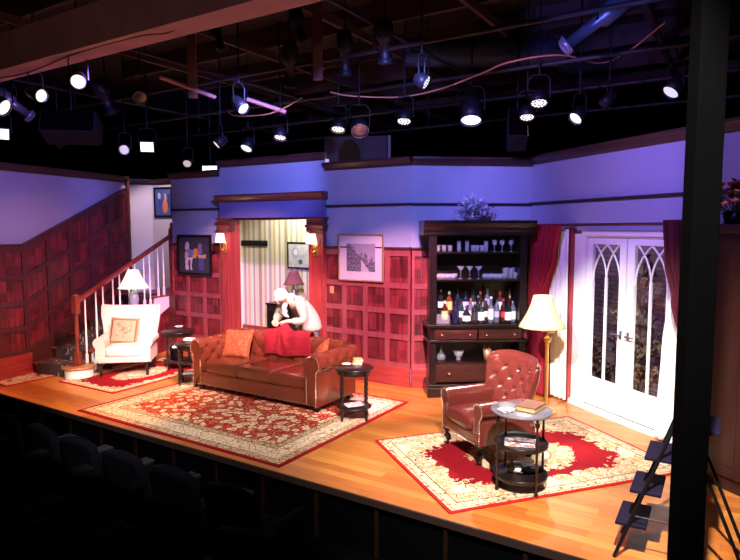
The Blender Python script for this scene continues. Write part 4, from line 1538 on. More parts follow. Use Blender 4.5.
BLK = M_['black']
framed('painting', 'dark abstract painting of coloured blocks left of the doorway', FB, AW, 0.20, 1.05, 1.40, 2.10, -0.045, 0.04, BLK, 0,
       blocks('block_painting', (0.03, 0.035, 0.05), [(-0.45, 0.45, 0.14, 0.28, 1, (0.5, 0.5, 0.6)), (-0.2, 0.1, 0.3, 0.2, 0, (0.12, 0.20, 0.5)), (0.1, 0.15, 0.18, 0.22, 1, (0.62, 0.26, 0.06)),
        (0.38, 0.35, 0.12, 0.3, 0, (0.20, 0.14, 0.34)), (-0.5, -0.5, 0.10, 0.36, 0, (0.6, 0.6, 0.66)), (-0.22, -0.5, 0.06, 0.36, 0, (0.6, 0.6, 0.66)), (-0.35, -0.22, 0.25, 0.07, 0, (0.6, 0.6, 0.66)),
        (0.45, -0.5, 0.16, 0.36, 0, (0.06, 0.10, 0.30)), (0.5, -0.08, 0.25, 0.10, 0, (0.6, 0.36, 0.2)), (-0.5, 0.0, 0.12, 0.16, 0, (0.5, 0.42, 0.3)), (0.0, -0.1, 0.12, 0.08, 0, (0.6, 0.5, 0.15))]))

def city(ix, iz):
    g = G('engraving', 0.6)
    X, Y, Z = g.xyz()
    cx = g.m('FLOOR', g.m('MULTIPLY', X, 34))
    wn = g.n('ShaderNodeTexWhiteNoise', noise_dimensions='1D')
    g.put(wn.inputs[1], cx)
    hgt = g.m('MULTIPLY_ADD', wn.outputs[0], iz * 0.6, g.m('MULTIPLY_ADD', X, -0.6, iz * 0.05))
    bld = g.m('LESS_THAN', Z, hgt)
    n = g.noise(60, 3, g.map((1, 1, 0.5)))
    ink = g.mix(g.m('GREATER_THAN', n, 0.5), (0.04, 0.035, 0.06), (0.15, 0.13, 0.18))
    col = g.mix(bld, g.mix(g.noise(12), (0.20, 0.17, 0.24), (0.26, 0.23, 0.30)), ink)
    path = g.m('LESS_THAN', g.m('ABSOLUTE', g.m('ADD', X, g.m('MULTIPLY', Z, 0.4))), g.m('MULTIPLY', g.m('SUBTRACT', -0.02, Z), 0.4))
    col = g.mix(path, col, (0.34, 0.31, 0.35))
    g.color(col)
    return g.mat
framed('framed_print', 'large gilt-framed grey street print with wide mat right of the doorway', FB, AW, 3.70, 4.47, 1.45, 2.13, -0.045, 0.022, M_['gold'], 0.12, city, 'framed print')
p2o = P2; dirS = (P3 - P2).normalized(); angS = math.atan2(dirS.y, dirS.x)
FS = frame(P2, angS)
# picture in the stairwell: find its place on the wall from its corners
def on(F, x, y):
    Fi = F.inverted()
    o = Fi @ Vector((0, 0, EYE)); d = (Fi.to_3x3() @ ray(x, y))
    t_ = -o.y / d.y
    return o + d * t_
qa, qb = on(FS, 154.5, 187.5), on(FS, 173.5, 217)
framed('painting', 'blue and orange abstract painting high in the white stairwell', FS, angS, qa.x, qb.x, qb.z, qa.z, -0.01, 0.035, BLK, 0,
       blocks('figure_painting', (0.10, 0.16, 0.42), [(0.25, -0.35, 0.35, 0.5, 1, (0.75, 0.22, 0.08)), (0.3, 0.3, 0.12, 0.35, 0, (0.7, 0.4, 0.3)), (-0.5, 0.5, 0.2, 0.25, 1, (0.6, 0.6, 0.7)), (-0.4, -0.1, 0.25, 0.3, 1, (0.05, 0.08, 0.35)), (0.75, 0.1, 0.15, 0.5, 0, (0.05, 0.05, 0.15))]))

def sconce(label, s, z):
    loc = FB @ Vector((s, -0.106, z))
    t = thing('wall_sconce', label, 'sconce', loc, AW, 'sconces on the doorway surround')
    m = MB(); m.rbox(-0.045, 0.045, -0.02, 0, -0.20, -0.02, 0.01); m.build('wall_plate', M_['brass'], t)
    m = MB(); m.tube([(0, -0.02, -0.12), (0, -0.07, -0.15), (0, -0.11, -0.12), (0, -0.11, -0.04)], 0.008); m.lathe([(0.016, -0.05), (0.02, -0.03), (0.013, 0.02)], (0, -0.11, 0), 12)
    m.build('arm', M_['brass'], t)
    m = shade(0.085, 0.06, 0.15, -0.02)
    m.build('lamp_shade', M_['shade3'], t, loc=(0, -0.11, 0))
    bulb(t, (0, -0.11, 0.05), 2.2, (1, 0.62, 0.32), 0.02)
M_['shade3'] = shade_mat('sconce_shade', (0.9, 0.84, 0.74), (1.0, 0.80, 0.62), 0.8)
sconce('wall sconce on the left pilaster of the doorway', 1.43, 2.00)
sconce('wall sconce on the right pilaster of the doorway', 3.32, 2.00)
m = MB(); m.box(-0.035, 0.035, -0.008, 0, -0.055, 0.055); m.box(-0.012, 0.012, -0.014, -0.008, -0.02, 0.02)
o = m.build('switch_plate', plain('brass_plate', (0.6, 0.22, 0.12), 0.35), None, FB @ Vector((3.56, -0.037, 1.30)), AW)
tag(o, 'small light switch plate on the panelling right of the doorway', 'switch')

# ---- hallway things
def onH(x, y):
    F = FB @ Matrix.Translation((0, HY, 0))
    return on(F, x, y)
FH = FB @ Matrix.Translation((0, HY, 0))
a, b = onH(238, 240), onH(268, 246.5)
t = thing('coat_rack', 'black coat rack with knobs on the striped wallpaper', 'coat rack', FH @ Vector(((a.x + b.x) / 2, -0.002, (a.z + b.z) / 2)), AW)
hw_ = (b.x - a.x) / 2
m = MB(); m.box(-hw_, hw_, -0.025, 0, -0.055, 0.055); m.build('board', BLK, t, bevel=0.005)
for k in range(6):
    x = -hw_ + 0.05 + k * (2 * hw_ - 0.10) / 5
    m = MB(); m.cyl((x, -0.02, 0), (x, -0.06, 0.01), 0.008); m.sphere((x, -0.065, 0.012), 0.018, 10, 6)
    m.build('hook', M_['black'], t)
a, b = onH(288, 242), onH(311, 269)
framed('framed_drawing', 'black framed blue floral drawing on the striped wallpaper', FH, AW, a.x, b.x, b.z, a.z, -0.002, 0.025, BLK, 0,
       blocks('floral_drawing', (0.62, 0.64, 0.74), [(-0.35, 0.2, 0.35, 0.5, 1, (0.30, 0.34, 0.55)), (0.3, -0.1, 0.3, 0.18, 1, (0.36, 0.38, 0.6)), (0.15, -0.55, 0.22, 0.22, 1, (0.10, 0.10, 0.16)), (-0.3, 0.25, 0.18, 0.25, 1, (0.62, 0.64, 0.76))]), 'drawing')
# console table and lamp
cxl = onH(290, 300).x
ct = thing('console_table', 'black console table against the striped wallpaper behind the person', 'table', FH @ Vector((cxl, -0.22, 0)), AW)
m = MB(); m.box(-0.27, 0.27, -0.17, 0.17, 0.80, 0.83); m.build('tabletop', BLK, ct, bevel=0.004)
m = MB(); m.box(-0.25, 0.25, -0.15, 0.15, 0.16, 0.80); m.build('drawer_case', BLK, ct)
m = MB(); m.box(-0.20, 0.20, -0.158, -0.15, 0.68, 0.78); m.sphere((0, -0.165, 0.73), 0.012); m.build('drawer', M_['ebony'], ct)
for sx in (-1, 1):
    for sy in (-1, 1):
        m = MB(); m.cyl((sx * 0.22, sy * 0.12, 0), (sx * 0.22, sy * 0.12, 0.16), 0.016, 0.026, 4); m.build('leg', BLK, ct)
lx = onH(298, 290).x
t = thing('table_lamp', 'table lamp with mauve bell shade in the hallway', 'table lamp', FH @ Vector((lx + 0.10, -0.24, 0.831)), AW)
m = MB(); m.lathe([(0.0001, 0), (0.07, 0), (0.07, 0.015), (0.03, 0.03), (0.02, 0.06), (0.045, 0.12), (0.055, 0.18), (0.035, 0.26), (0.014, 0.30), (0.012, 0.40)], n=20); m.build('base', plain('pewter', (0.2, 0.22, 0.26), 0.35, 0.7), t)
m = shade(0.19, 0.09, 0.24, 0.36, 0.12, 8)
m.build('lamp_shade', fabric('mauve_shade', (0.13, 0.045, 0.065), (0.17, 0.06, 0.085)), t)

# ================================================================== DRINKS CABINET
AK = R(3.0)
kl = at(427.5, 398, 0)
FK = frame(kl, AK)
CW, CD, CH = 1.31, 0.44, 2.31
cab = thing('display_cabinet', 'tall dark drinks cabinet with open shelves and drawers', 'cabinet', kl, AK)
C = M_['cabinet']
m = MB()
m.box(0.05, 0.105, 0.04, CD, 0.10, 2.16); m.box(CW - 0.105, CW - 0.05, 0.04, CD, 0.10, 2.16)
m.box(0.05, CW - 0.05, CD - 0.02, CD, 0.10, 2.16)
m.box(0.05, CW - 0.05, 0.04, CD, 2.10, 2.16)
m.build('carcass', C, cab)
m = MB(); m.box(0, CW, 0, CD, 0, 0.13); m.box(0.015, CW - 0.015, 0.012, CD, 0.13, 0.17)
m.build('plinth', C, cab, bevel=0.008)
for a, b in ((0.02, 0.11), (CW - 0.11, CW - 0.02)):
    m = MB(); m.box(a, b, 0.015, 0.05, 0.17, 0.74); m.box(a + 0.02, b - 0.02, 0.008, 0.016, 0.22, 0.70); m.build('lower_stile', C, cab, bevel=0.004)
    m = MB(); m.box(a, b, 0.02, 0.05, 0.95, 2.12); m.box(a + 0.02, b - 0.02, 0.012, 0.021, 1.0, 2.06); m.build('upper_stile', C, cab, bevel=0.004)
m = MB()
m.prism([(0.0, 2.12), (-0.0, 2.16), (-0.03, 2.19), (-0.03, 2.22), (-0.075, 2.27), (-0.08, CH), (CD, CH), (CD, 2.12)], 'x', -0.07, CW + 0.07)
m.build('cornice', C, cab)
m = MB(); m.box(-0.01, CW + 0.01, -0.02, CD, 0.925, 0.965); m.box(0.01, CW - 0.01, 0.0, CD, 0.905, 0.925)
m.box(0.0, CW, -0.01, CD, 0.73, 0.76)
m.build('worktop', C, cab, bevel=0.006)
for i, (a, b) in enumerate(((0.08, CW / 2 - 0.01), (CW / 2 + 0.01, CW - 0.08))):
    m = MB(); m.box(a, b, 0.004, 0.34, 0.77, 0.895); m.box(a + 0.03, b - 0.03, -0.002, 0.006, 0.792, 0.873)
    d = m.build('drawer', M_['drawer'], cab, bevel=0.003)
    for x in (a + 0.10, b - 0.10):
        m = MB(); m.cyl((x, 0, 0.832), (x, -0.018, 0.832), 0.006); m.sphere((x, -0.024, 0.832), 0.014, 10, 6); m.build('knob', M_['nail'], d)
m = MB(); m.box(0.11, CW - 0.11, 0.03, 0.40, 0.20, 0.435); m.box(0.13, CW - 0.13, 0.022, 0.032, 0.22, 0.415)
d = m.build('drawer', M_['drawer'], cab, bevel=0.003)
for x in (0.28, CW - 0.28):
    m = MB(); m.cyl((x, 0.025, 0.32), (x, 0.004, 0.32), 0.007); m.sphere((x, -0.003, 0.32), 0.018, 10, 6); m.build('knob', M_['nail'], d)
shelfz = {}
def onK(y, yy=0.22):      # height of pixel row y on the plane yy behind the cabinet front, at its middle
    return atY(478, y, 7.72 + yy - 0.22).z
S3, S2, S1 = 1.345, 1.735, 2.0
S2 = onK(280.5, 0.05); S1 = onK(252.5, 0.05)
for z in (0.46, S2, S1, 0.9655 + 0.11):
    m = MB(); m.box(0.105, CW - 0.105, 0.05 if z != 0.9655 + 0.11 else 0.27, CD - 0.02, z - 0.022, z)
    m.build('shelf', C, cab)

# ---- bottles on the worktop
def bottle_meshes(kind):
    if kind == 'wine':
        prof = [(0.0001, 0), (0.036, 0), (0.038, 0.01), (0.038, 0.19), (0.030, 0.22), (0.014, 0.25), (0.013, 0.31)]; lab = (0.0386, 0.07, 0.15); cap = (0.0145, 0.285, 0.315)
    elif kind == 'spirit':
        prof = [(0.0001, 0), (0.042, 0), (0.045, 0.01), (0.045, 0.17), (0.036, 0.20), (0.016, 0.215), (0.014, 0.26)]; lab = (0.0456, 0.04, 0.15); cap = (0.017, 0.245, 0.285)
    elif kind == 'squat':
        prof = [(0.0001, 0), (0.055, 0), (0.058, 0.012), (0.055, 0.11), (0.030, 0.15), (0.016, 0.165), (0.015, 0.20)]; lab = (0.059, 0.03, 0.10); cap = (0.02, 0.195, 0.235)
    else:
        prof = [(0.0001, 0), (0.034, 0), (0.036, 0.01), (0.036, 0.22), (0.015, 0.25), (0.014, 0.33)]; lab = (0.0366, 0.05, 0.19); cap = (0.017, 0.32, 0.35)
    return prof, lab, cap
glassc = {'green': plain('green_glass', (0.01, 0.03, 0.02), 0.08, 0, 0.1), 'brown': plain('brown_glass', (0.04, 0.012, 0.006), 0.08), 'amber': plain('amber_spirit', (0.11, 0.035, 0.010), 0.08),
          'blue': plain('blue_glass', (0.008, 0.010, 0.035), 0.08), 'clear': plain('pale_glass', (0.12, 0.12, 0.17), 0.08), 'dark': plain('near_black_glass', (0.012, 0.012, 0.016), 0.08)}
labc = {'white': plain('white_label', (0.82, 0.80, 0.78), 0.6), 'cream': plain('cream_label', (0.75, 0.62, 0.42), 0.6), 'red': plain('red_label', (0.55, 0.03, 0.04), 0.6), 'lilac': plain('lilac_label', (0.50, 0.48, 0.72), 0.6),
        'gold': plain('gold_label', (0.70, 0.42, 0.14), 0.5), 'none': None, 'black': plain('black_label', (0.02, 0.02, 0.03), 0.6)}
capc = {'red': plain('red_cap', (0.55, 0.05, 0.04), 0.4), 'black': M_['black'], 'gold': M_['gold'], 'silver': M_['steel'], 'white': M_['white']}
BZ = 0.9655
bots = [  # pixel x, depth row, kind, glass, label, cap
    (440.5, 1, 'wine', 'dark', 'white', 'red', 'dark wine bottle with red cap at the far left of the back row'),
    (449, 1, 'spirit', 'amber', 'gold', 'white', 'amber bottle with gold label, second in the back row'),
    (457.5, 1, 'wine', 'blue', 'none', 'black', 'dark blue bottle without label between amber and lilac bottles'),
    (465.5, 1, 'spirit', 'blue', 'lilac', 'black', 'bottle with pale lilac label in the back row'),
    (473, 1, 'wine', 'green', 'white', 'black', 'dark green bottle with small white label in the back row'),
    (480, 1, 'spirit', 'brown', 'cream', 'red', 'brown bottle with red cap behind the front bottles'),
    (487, 1, 'tall', 'clear', 'lilac', 'silver', 'tallest clear bottle with silver cap in the middle'),
    (499.5, 1, 'spirit', 'amber', 'white', 'red', 'white labelled bottle with red top in the back row'),
    (509, 1, 'tall', 'brown', 'none', 'black', 'tall slim brown bottle without label near the right end'),
    (515.5, 1, 'wine', 'dark', 'white', 'silver', 'dark bottle with small white label at the far right'),
    (455.5, 0, 'spirit', 'blue', 'none', 'black', 'blue bottle without label in front at the left'),
    (466.5, 0, 'squat', 'dark', 'cream', 'black', 'squat dark bottle in the front row'),
    (474.5, 0, 'spirit', 'dark', 'black', 'silver', 'small black labelled bottle in the front row'),
    (481, 0, 'spirit', 'green', 'white', 'black', 'front bottle with large white label, left of its pair'),
    (485.8, 0.5, 'wine', 'brown', 'white', 'gold', 'gold capped bottle with white label, right of its pair'),
    (490.7, 0, 'tall', 'clear', 'white', 'white', 'pale bottle fully wrapped in a white label in front'),
    (496.5, 0.3, 'wine', 'clear', 'lilac', 'black', 'slim clear bottle beside the white wrapped bottle'),
    (503.2, 0.2, 'wine', 'brown', 'red', 'red', 'bottle with red label in the front row'),
    (508, 0, 'spirit', 'dark', 'white', 'black', 'dark front bottle with white label near the right end'),
    (444.5, 0.45, 'spirit', 'brown', 'gold', 'gold', 'small brown bottle with gold label behind the glass box'),
    (461, 0.3, 'wine', 'green', 'lilac', 'black', 'green bottle with lilac label left of the squat bottle'),
    (470.5, 0.55, 'wine', 'clear', 'white', 'red', 'clear bottle with white label between the squat and black labelled bottles'),
    (477.8, 0.5, 'tall', 'dark', 'none', 'silver', 'slim dark bottle with silver cap behind the green front bottle'),
    (512.5, 0.4, 'spirit', 'clear', 'white', 'silver', 'pale bottle with white label at the right end of the front row'),
]
protos = {}
for px_, row, kind, gc, lc, cc, lab in bots:
    Y = 7.70 + 0.09 + row * 0.20
    p = atY(px_, 318, Y)
    key = (kind, gc, lc, cc)
    t = thing('bottle', lab + ' in the drinks cabinet' if len(lab.split()) < 12 else lab, 'bottle', (p.x, p.y, BZ + (0.1105 if row == 1 else 0)), random.uniform(0, 6), 'bottles in the drinks cabinet')
    prof, L, cp = bottle_meshes(kind)
    m = MB(); m.lathe(prof, n=16); m.build('body', glassc[gc], t)
    if labc[lc]:
        m = MB(); m.lathe([(L[0], L[1]), (L[0], L[2])], n=16); m.build('label_band', labc[lc], t)
    m = MB(); m.lathe([(cp[0], cp[1]), (cp[0], cp[2]), (0.0001, cp[2])], n=12); m.build('cap', capc[cc], t)
# glass box / decanter tray front left
p = atY(443, 325, 7.76)
t = thing('glass_box', 'low cut glass box at the left end of the bottles', 'box', (p.x, p.y, BZ), AK)
m = MB(); m.box(-0.085, 0.085, -0.04, 0.04, 0, 0.10); m.box(-0.08, 0.08, -0.035, 0.035, 0.10, 0.115); m.sphere((0, 0, 0.125), 0.012); m.build('body', M_['cut'], t, bevel=0.004)
# ---- glasses on the two upper shelves
def glass_mesh(kind):
    m = MB()
    if kind == 'tumbler':
        m.lathe([(0.0001, 0), (0.028, 0), (0.034, 0.085), (0.032, 0.085), (0.026, 0.012), (0.0001, 0.012)], n=14)
    elif kind == 'tall':
        m.lathe([(0.0001, 0), (0.026, 0), (0.03, 0.14), (0.028, 0.14), (0.024, 0.012), (0.0001, 0.012)], n=14)
    elif kind == 'wine':
        m.lathe([(0.0001, 0), (0.032, 0), (0.030, 0.004), (0.005, 0.012), (0.004, 0.075), (0.02, 0.085), (0.036, 0.115), (0.032, 0.155), (0.030, 0.155), (0.034, 0.115), (0.018, 0.089), (0.0001, 0.085)], n=14)
    elif kind == 'martini':
        m.lathe([(0.0001, 0), (0.036, 0), (0.034, 0.004), (0.004, 0.012), (0.004, 0.10), (0.055, 0.165), (0.053, 0.165), (0.0001, 0.105)], n=16)
    elif kind == 'punch':
        m.lathe([(0.0001, 0), (0.024, 0), (0.036, 0.03), (0.038, 0.06), (0.036, 0.06), (0.034, 0.03), (0.0001, 0.008)], n=14)
    return m
row1 = [(438, 'tumbler'), (444, 'tumbler'), (450, 'tumbler'), (459, 'tall'), (467, 'tall'), (473, 'tumbler'), (477, 'tumbler'), (482, 'tumbler'), (486, 'tall'), (494.5, 'wine'), (502, 'wine'), (511, 'wine')]
row2 = [(438, 'punch'), (443, 'punch'), (448, 'punch'), (453, 'punch'), (461, 'martini'), (470, 'martini'), (479, 'martini'), (485, 'punch'), (490, 'punch'), (495, 'punch'), (500, 'punch'), (505, 'tall'), (511, 'tall'), (515.5, 'tumbler')]
protoG = {}
words = {'tumbler': 'short tumbler', 'tall': 'tall straight glass', 'wine': 'stemmed wine glass', 'martini': 'wide cone cocktail glass', 'punch': 'small round cup'}
for rowz, items, nm in ((S1, row1, 'upper'), (S2, row2, 'lower')):
    cnt = {}
    for px_, kd in items:
        for back in (0, 1):
            if back and (kd in ('martini', 'wine') or nm == 'upper'):
                continue
            p = atY(px_ + (2.2 if back else 0), 250, 7.80 + back * 0.13)
            if kd not in protoG:
                o = glass_mesh(kd).build('glass', M_['cut'])
                protoG[kd] = o
            else:
                o = protoG[kd].copy(); COL.objects.link(o)
            o.location = (p.x, p.y, rowz + 0.0005)
            tag(o, '%s among its like on the %s glass shelf of the drinks cabinet' % (words[kd], nm), 'glass', '%ss on the %s cabinet shelf' % (words[kd], nm))
# ---- lower niche: decanter, bowl, copper cup
nz = 0.4605
def onN(x): return atY(x, 355, 7.85)
p = onN(441)
t = thing('decanter', 'round glass decanter with stopper in the lower cabinet niche', 'decanter', (p.x, p.y, nz))
m = MB(); m.lathe([(0.0001, 0), (0.05, 0), (0.062, 0.03), (0.05, 0.075), (0.016, 0.11), (0.014, 0.15), (0.022, 0.158)], n=18); m.build('body', M_['cut'], t)
m = MB(); m.sphere((0, 0, 0.185), 0.02); m.build('stopper', M_['cut'], t)
p = onN(458.5)
o = MB().lathe([(0.0001, 0), (0.035, 0), (0.022, 0.02), (0.05, 0.05), (0.075, 0.12), (0.071, 0.12), (0.045, 0.055), (0.0001, 0.03)], n=20).build('glass_bowl', M_['cut'], None, (p.x, p.y, nz))
tag(o, 'cut glass bowl beside the decanter in the cabinet', 'bowl')
p = atY(487, 352, 7.82)
t = thing('copper_tumbler', 'copper cup with tools on the right of the cabinet niche', 'cup', (p.x, p.y, nz))
m = MB(); m.lathe([(0.0001, 0), (0.040, 0), (0.055, 0.15), (0.052, 0.15), (0.037, 0.01), (0.0001, 0.01)], n=20); m.build('cup', plain('copper', (0.80, 0.42, 0.26), 0.3, 0.7), t)
m = MB(); m.cyl((0.01, 0, 0.02), (-0.035, 0.01, 0.19), 0.005); m.sphere((-0.037, 0.01, 0.195), 0.012); m.cyl((-0.01, 0, 0.02), (0.02, -0.01, 0.18), 0.004); m.build('bar_tools', M_['steel'], t)

# ---- foliage
def leafmesh(m, c, d, L, W, up=Vector((0, 0, 1))):
    d = d.normalized(); s = d.cross(up)
    if s.length < 1e-3: s = Vector((1, 0, 0))
    s.normalize(); n = s.cross(d)
    pts = [(0, 0, 0), (0.3, 0.5, 0.04), (0.65, 0.42, 0.03), (1, 0, -0.10), (0.65, -0.42, 0.03), (0.3, -0.5, 0.04), (0.35, 0, -0.02), (0.7, 0, -0.03)]
    vs = [c + d * (p[0] * L) + s * (p[1] * W) + n * (p[2] * L) for p in pts]
    m.add(vs, [(0, 6, 1), (1, 6, 7, 2), (2, 7, 3), (0, 5, 6), (5, 4, 7, 6), (4, 3, 7)], True)

ctop = FK @ Vector((0.62, 0.20, CH))
t = thing('silk_plant', 'silvery blue silk plant with small flowers on top of the cabinet', 'plant', ctop)
m = MB(); m.lathe([(0.0001, 0), (0.08, 0), (0.10, 0.07), (0.09, 0.07), (0.07, 0.015), (0.0001, 0.015)], n=20); m.build('pot', plain('pewter_pot', (0.2, 0.2, 0.26), 0.4, 0.5), t)
rnd = random.Random(5)
m = MB(); st_m = MB(); fl_m = MB()
for k in range(80):
    a = rnd.uniform(0, 2 * PI); el = rnd.uniform(0.02, 1.0)
    L = rnd.uniform(0.13, 0.27) * (1.25 if el < 0.3 else 1.0)
    if rnd.random() < 0.10: L *= 1.6; el = rnd.uniform(0.0, 0.2)
    d = Vector((math.cos(a) * math.cos(el * 1.4) * 1.15, math.sin(a) * math.cos(el * 1.4) * 0.55, math.sin(el * 1.4) * 0.95))
    e = Vector((0, 0, 0.07)) + d * L
    e.z = max(e.z, 0.04)
    st_m.tube([(0, 0, 0.05), tuple(Vector((0, 0, 0.09)) + d * L * 0.5), tuple(e)], 0.002, 5)
    for j in range(5):
        dd = (d + Vector((rnd.uniform(-1, 1), rnd.uniform(-1, 1), rnd.uniform(-0.4, 0.9))) * 0.9)
        leafmesh(m, e - d * L * 0.12 * j, dd, rnd.uniform(0.04, 0.065), 0.03)
    if rnd.random() < 0.22:
        fl_m.sphere(e, 0.014, 6, 4)
m.build('foliage', plain('silver_leaf', (0.40, 0.42, 0.52), 0.5, 0, 0.35), t)
st_m.build('stem', plain('stem_green', (0.06, 0.09, 0.06), 0.6), t)
fl_m.build('blossom', plain('pink_blossom', (0.65, 0.35, 0.5), 0.6), t)
# a string of small glass beads lying along the cornice
m = MB()
for k in range(26):
    if 8 < k < 17: continue
    m.sphere((0.12 + k * 0.041 + rnd.uniform(-0.01, 0.01), 0.02 + rnd.uniform(-0.01, 0.02), CH + 0.010), 0.009, 6, 4)
tag(m.build('bead_garland', M_['cut'], None, kl, AK), 'string of glass beads lying along the top of the cabinet', 'garland')

# ================================================================== CURTAINS
def curtain(name, label, pts, mat, folds, amp, y0, cat='curtain', group=None):
    # pts: list of (z, x_left, x_right), local x along the right wall
    pts = sorted(pts, reverse=True)
    def ev(z):
        for (z1, a1, b1), (z2, a2, b2) in zip(pts, pts[1:]):
            if z2 <= z <= z1:
                f = (z1 - z) / (z1 - z2); f = f * f * (3 - 2 * f)
                return a1 + (a2 - a1) * f, b1 + (b2 - b1) * f
        return pts[-1][1:] if z < pts[-1][0] else pts[0][1:]
    ztop, zbot = pts[0][0], pts[-1][0]
    wtop = pts[0][2] - pts[0][1]
    def fn(u, v):
        z = ztop + (zbot - ztop) * v
        a, b = ev(z)
        k = min(2.0, wtop / max(0.05, b - a)) ** 0.6
        wob = 0.3 * math.sin(v * 5 + u * 9)
        return (a + (b - a) * u, y0 + amp * k * math.sin(u * folds * 2 * PI + wob) + 0.3 * amp * math.sin(u * folds * 4.6 * PI + 1 + v * 2), z)
    m = MB(); m.grid(fn, folds * 12, 50)
    o = m.build(name, mat, None, RIGHT0, AR, solid=0.004)
    tag(o, label, cat, group)
    return o
curtain('velvet_curtain', 'red velvet curtain between the drinks cabinet and the french doors', [(2.26, 0.30, 0.92), (1.9, 0.31, 0.84), (1.3, 0.34, 0.62), (1.18, 0.34, 0.60), (0.7, 0.30, 0.70), (0.03, 0.28, 0.74)], M_['velvet'], 8, 0.042, -0.20)
curtain('sheer_curtain', 'white sheer curtain under the left velvet curtain', [(2.20, 0.40, 0.93), (1.2, 0.42, 0.94), (0.03, 0.44, 0.94)], M_['sheer'], 6, 0.018, -0.10, 'sheer curtain')
curtain('velvet_curtain', 'plum velvet curtain swept aside right of the french doors', [(2.29, 2.46, 2.95), (1.9, 2.50, 2.95), (1.5, 2.62, 2.95), (1.1, 2.75, 2.96), (0.7, 2.76, 2.97), (0.03, 2.74, 2.98)], M_['velvet2'], 7, 0.038, -0.20)
curtain('sheer_curtain', 'white sheer curtain under the right velvet curtain', [(2.20, 2.56, 2.94), (1.6, 2.48, 2.94), (1.0, 2.42, 2.94), (0.03, 2.38, 2.94)], M_['sheer'], 7, 0.020, -0.11, 'sheer curtain')
t = thing('curtain_rod', 'dark curtain rod above the french doors', 'curtain rod', RIGHT0, AR)
m = MB(); m.cyl((0.0, -0.15, 2.25), (2.98, -0.15, 2.25), 0.018); m.build('rod', M_['dcasing'], t)
for x in (0.03, 0.90, 2.70):
    m = MB(); m.box(x - 0.012, x + 0.012, -0.16, 0.0, 2.23, 2.255); m.build('bracket', M_['black'], t)
# small things on the ledge of the rod
# ---- garden plants seen through the glass
def bush(label, x, seed, h=1.7, colr=(0.10, 0.13, 0.05)):
    loc = FR @ Vector((x, 0.62, 0))
    t = thing('garden_shrub', label, 'shrub', loc, 0)
    rnd = random.Random(seed)
    m = MB(); sm = MB()
    for k in range(70):
        a = rnd.uniform(0, 2 * PI); z = rnd.uniform(0.15, h)
        r = 0.30 * math.sin(PI * min(1, (z + 0.15) / (h + 0.3))) * rnd.uniform(0.3, 1)
        e = Vector((r * math.cos(a), r * math.sin(a) * 0.8, z))
        sm.tube([(0, 0, max(0.0, z - 0.35)), tuple(e)], 0.005, 5)
        for j in range(5):
            dd = Vector((rnd.uniform(-1, 1), rnd.uniform(-1, 1), rnd.uniform(-0.6, 0.9)))
            leafmesh(m, e, dd, rnd.uniform(0.08, 0.13), 0.06)
    m.build('foliage', plain('shrub_leaf_%d' % seed, colr, 0.6, 0, 0.4), t)
    sm.build('stem', plain('bark', (0.08, 0.05, 0.03), 0.8), t)
bush('leafy dark shrub seen through the right french door', 1.40, 11, 1.9, (0.16, 0.12, 0.07))
bush('low shrub seen behind the left french door', 0.55, 12, 0.7, (0.12, 0.08, 0.05))
# ================================================================== PERSON
def skin_obj(name, chains, mat, parent, sub=2, root=None):
    # chains: list of lists of (point, radius); equal points are merged
    verts, rad, edges, idx = [], [], [], {}
    for ch in chains:
        prev = None
        for p, r in ch:
            key = tuple(round(c, 4) for c in p)
            if key not in idx:
                idx[key] = len(verts); verts.append(Vector(p)); rad.append(r)
            i = idx[key]
            if prev is not None and prev != i:
                edges.append((prev, i))
            prev = i
    me = bpy.data.meshes.new(name)
    me.from_pydata(verts, edges, [])
    o = bpy.data.objects.new(name, me)
    COL.objects.link(o)
    me.materials.append(mat)
    s = o.modifiers.new('skin', 'SKIN')
    s.use_smooth_shade = True
    if not me.skin_vertices:
        bpy.context.view_layer.objects.active = o
    layer = me.skin_vertices[0].data if me.skin_vertices else None
    if layer is None:
        bm = bmesh.new(); bm.from_mesh(me); bm.verts.layers.skin.verify(); bm.to_mesh(me); bm.free()
        layer = me.skin_vertices[0].data
    for i, r in enumerate(rad):
        rr = r if isinstance(r, tuple) else (r, r)
        layer[i].radius = rr
        layer[i].use_root = (i == 0)
    m = o.modifiers.new('sub', 'SUBSURF'); m.levels = sub; m.render_levels = sub
    o.parent = parent
    return o

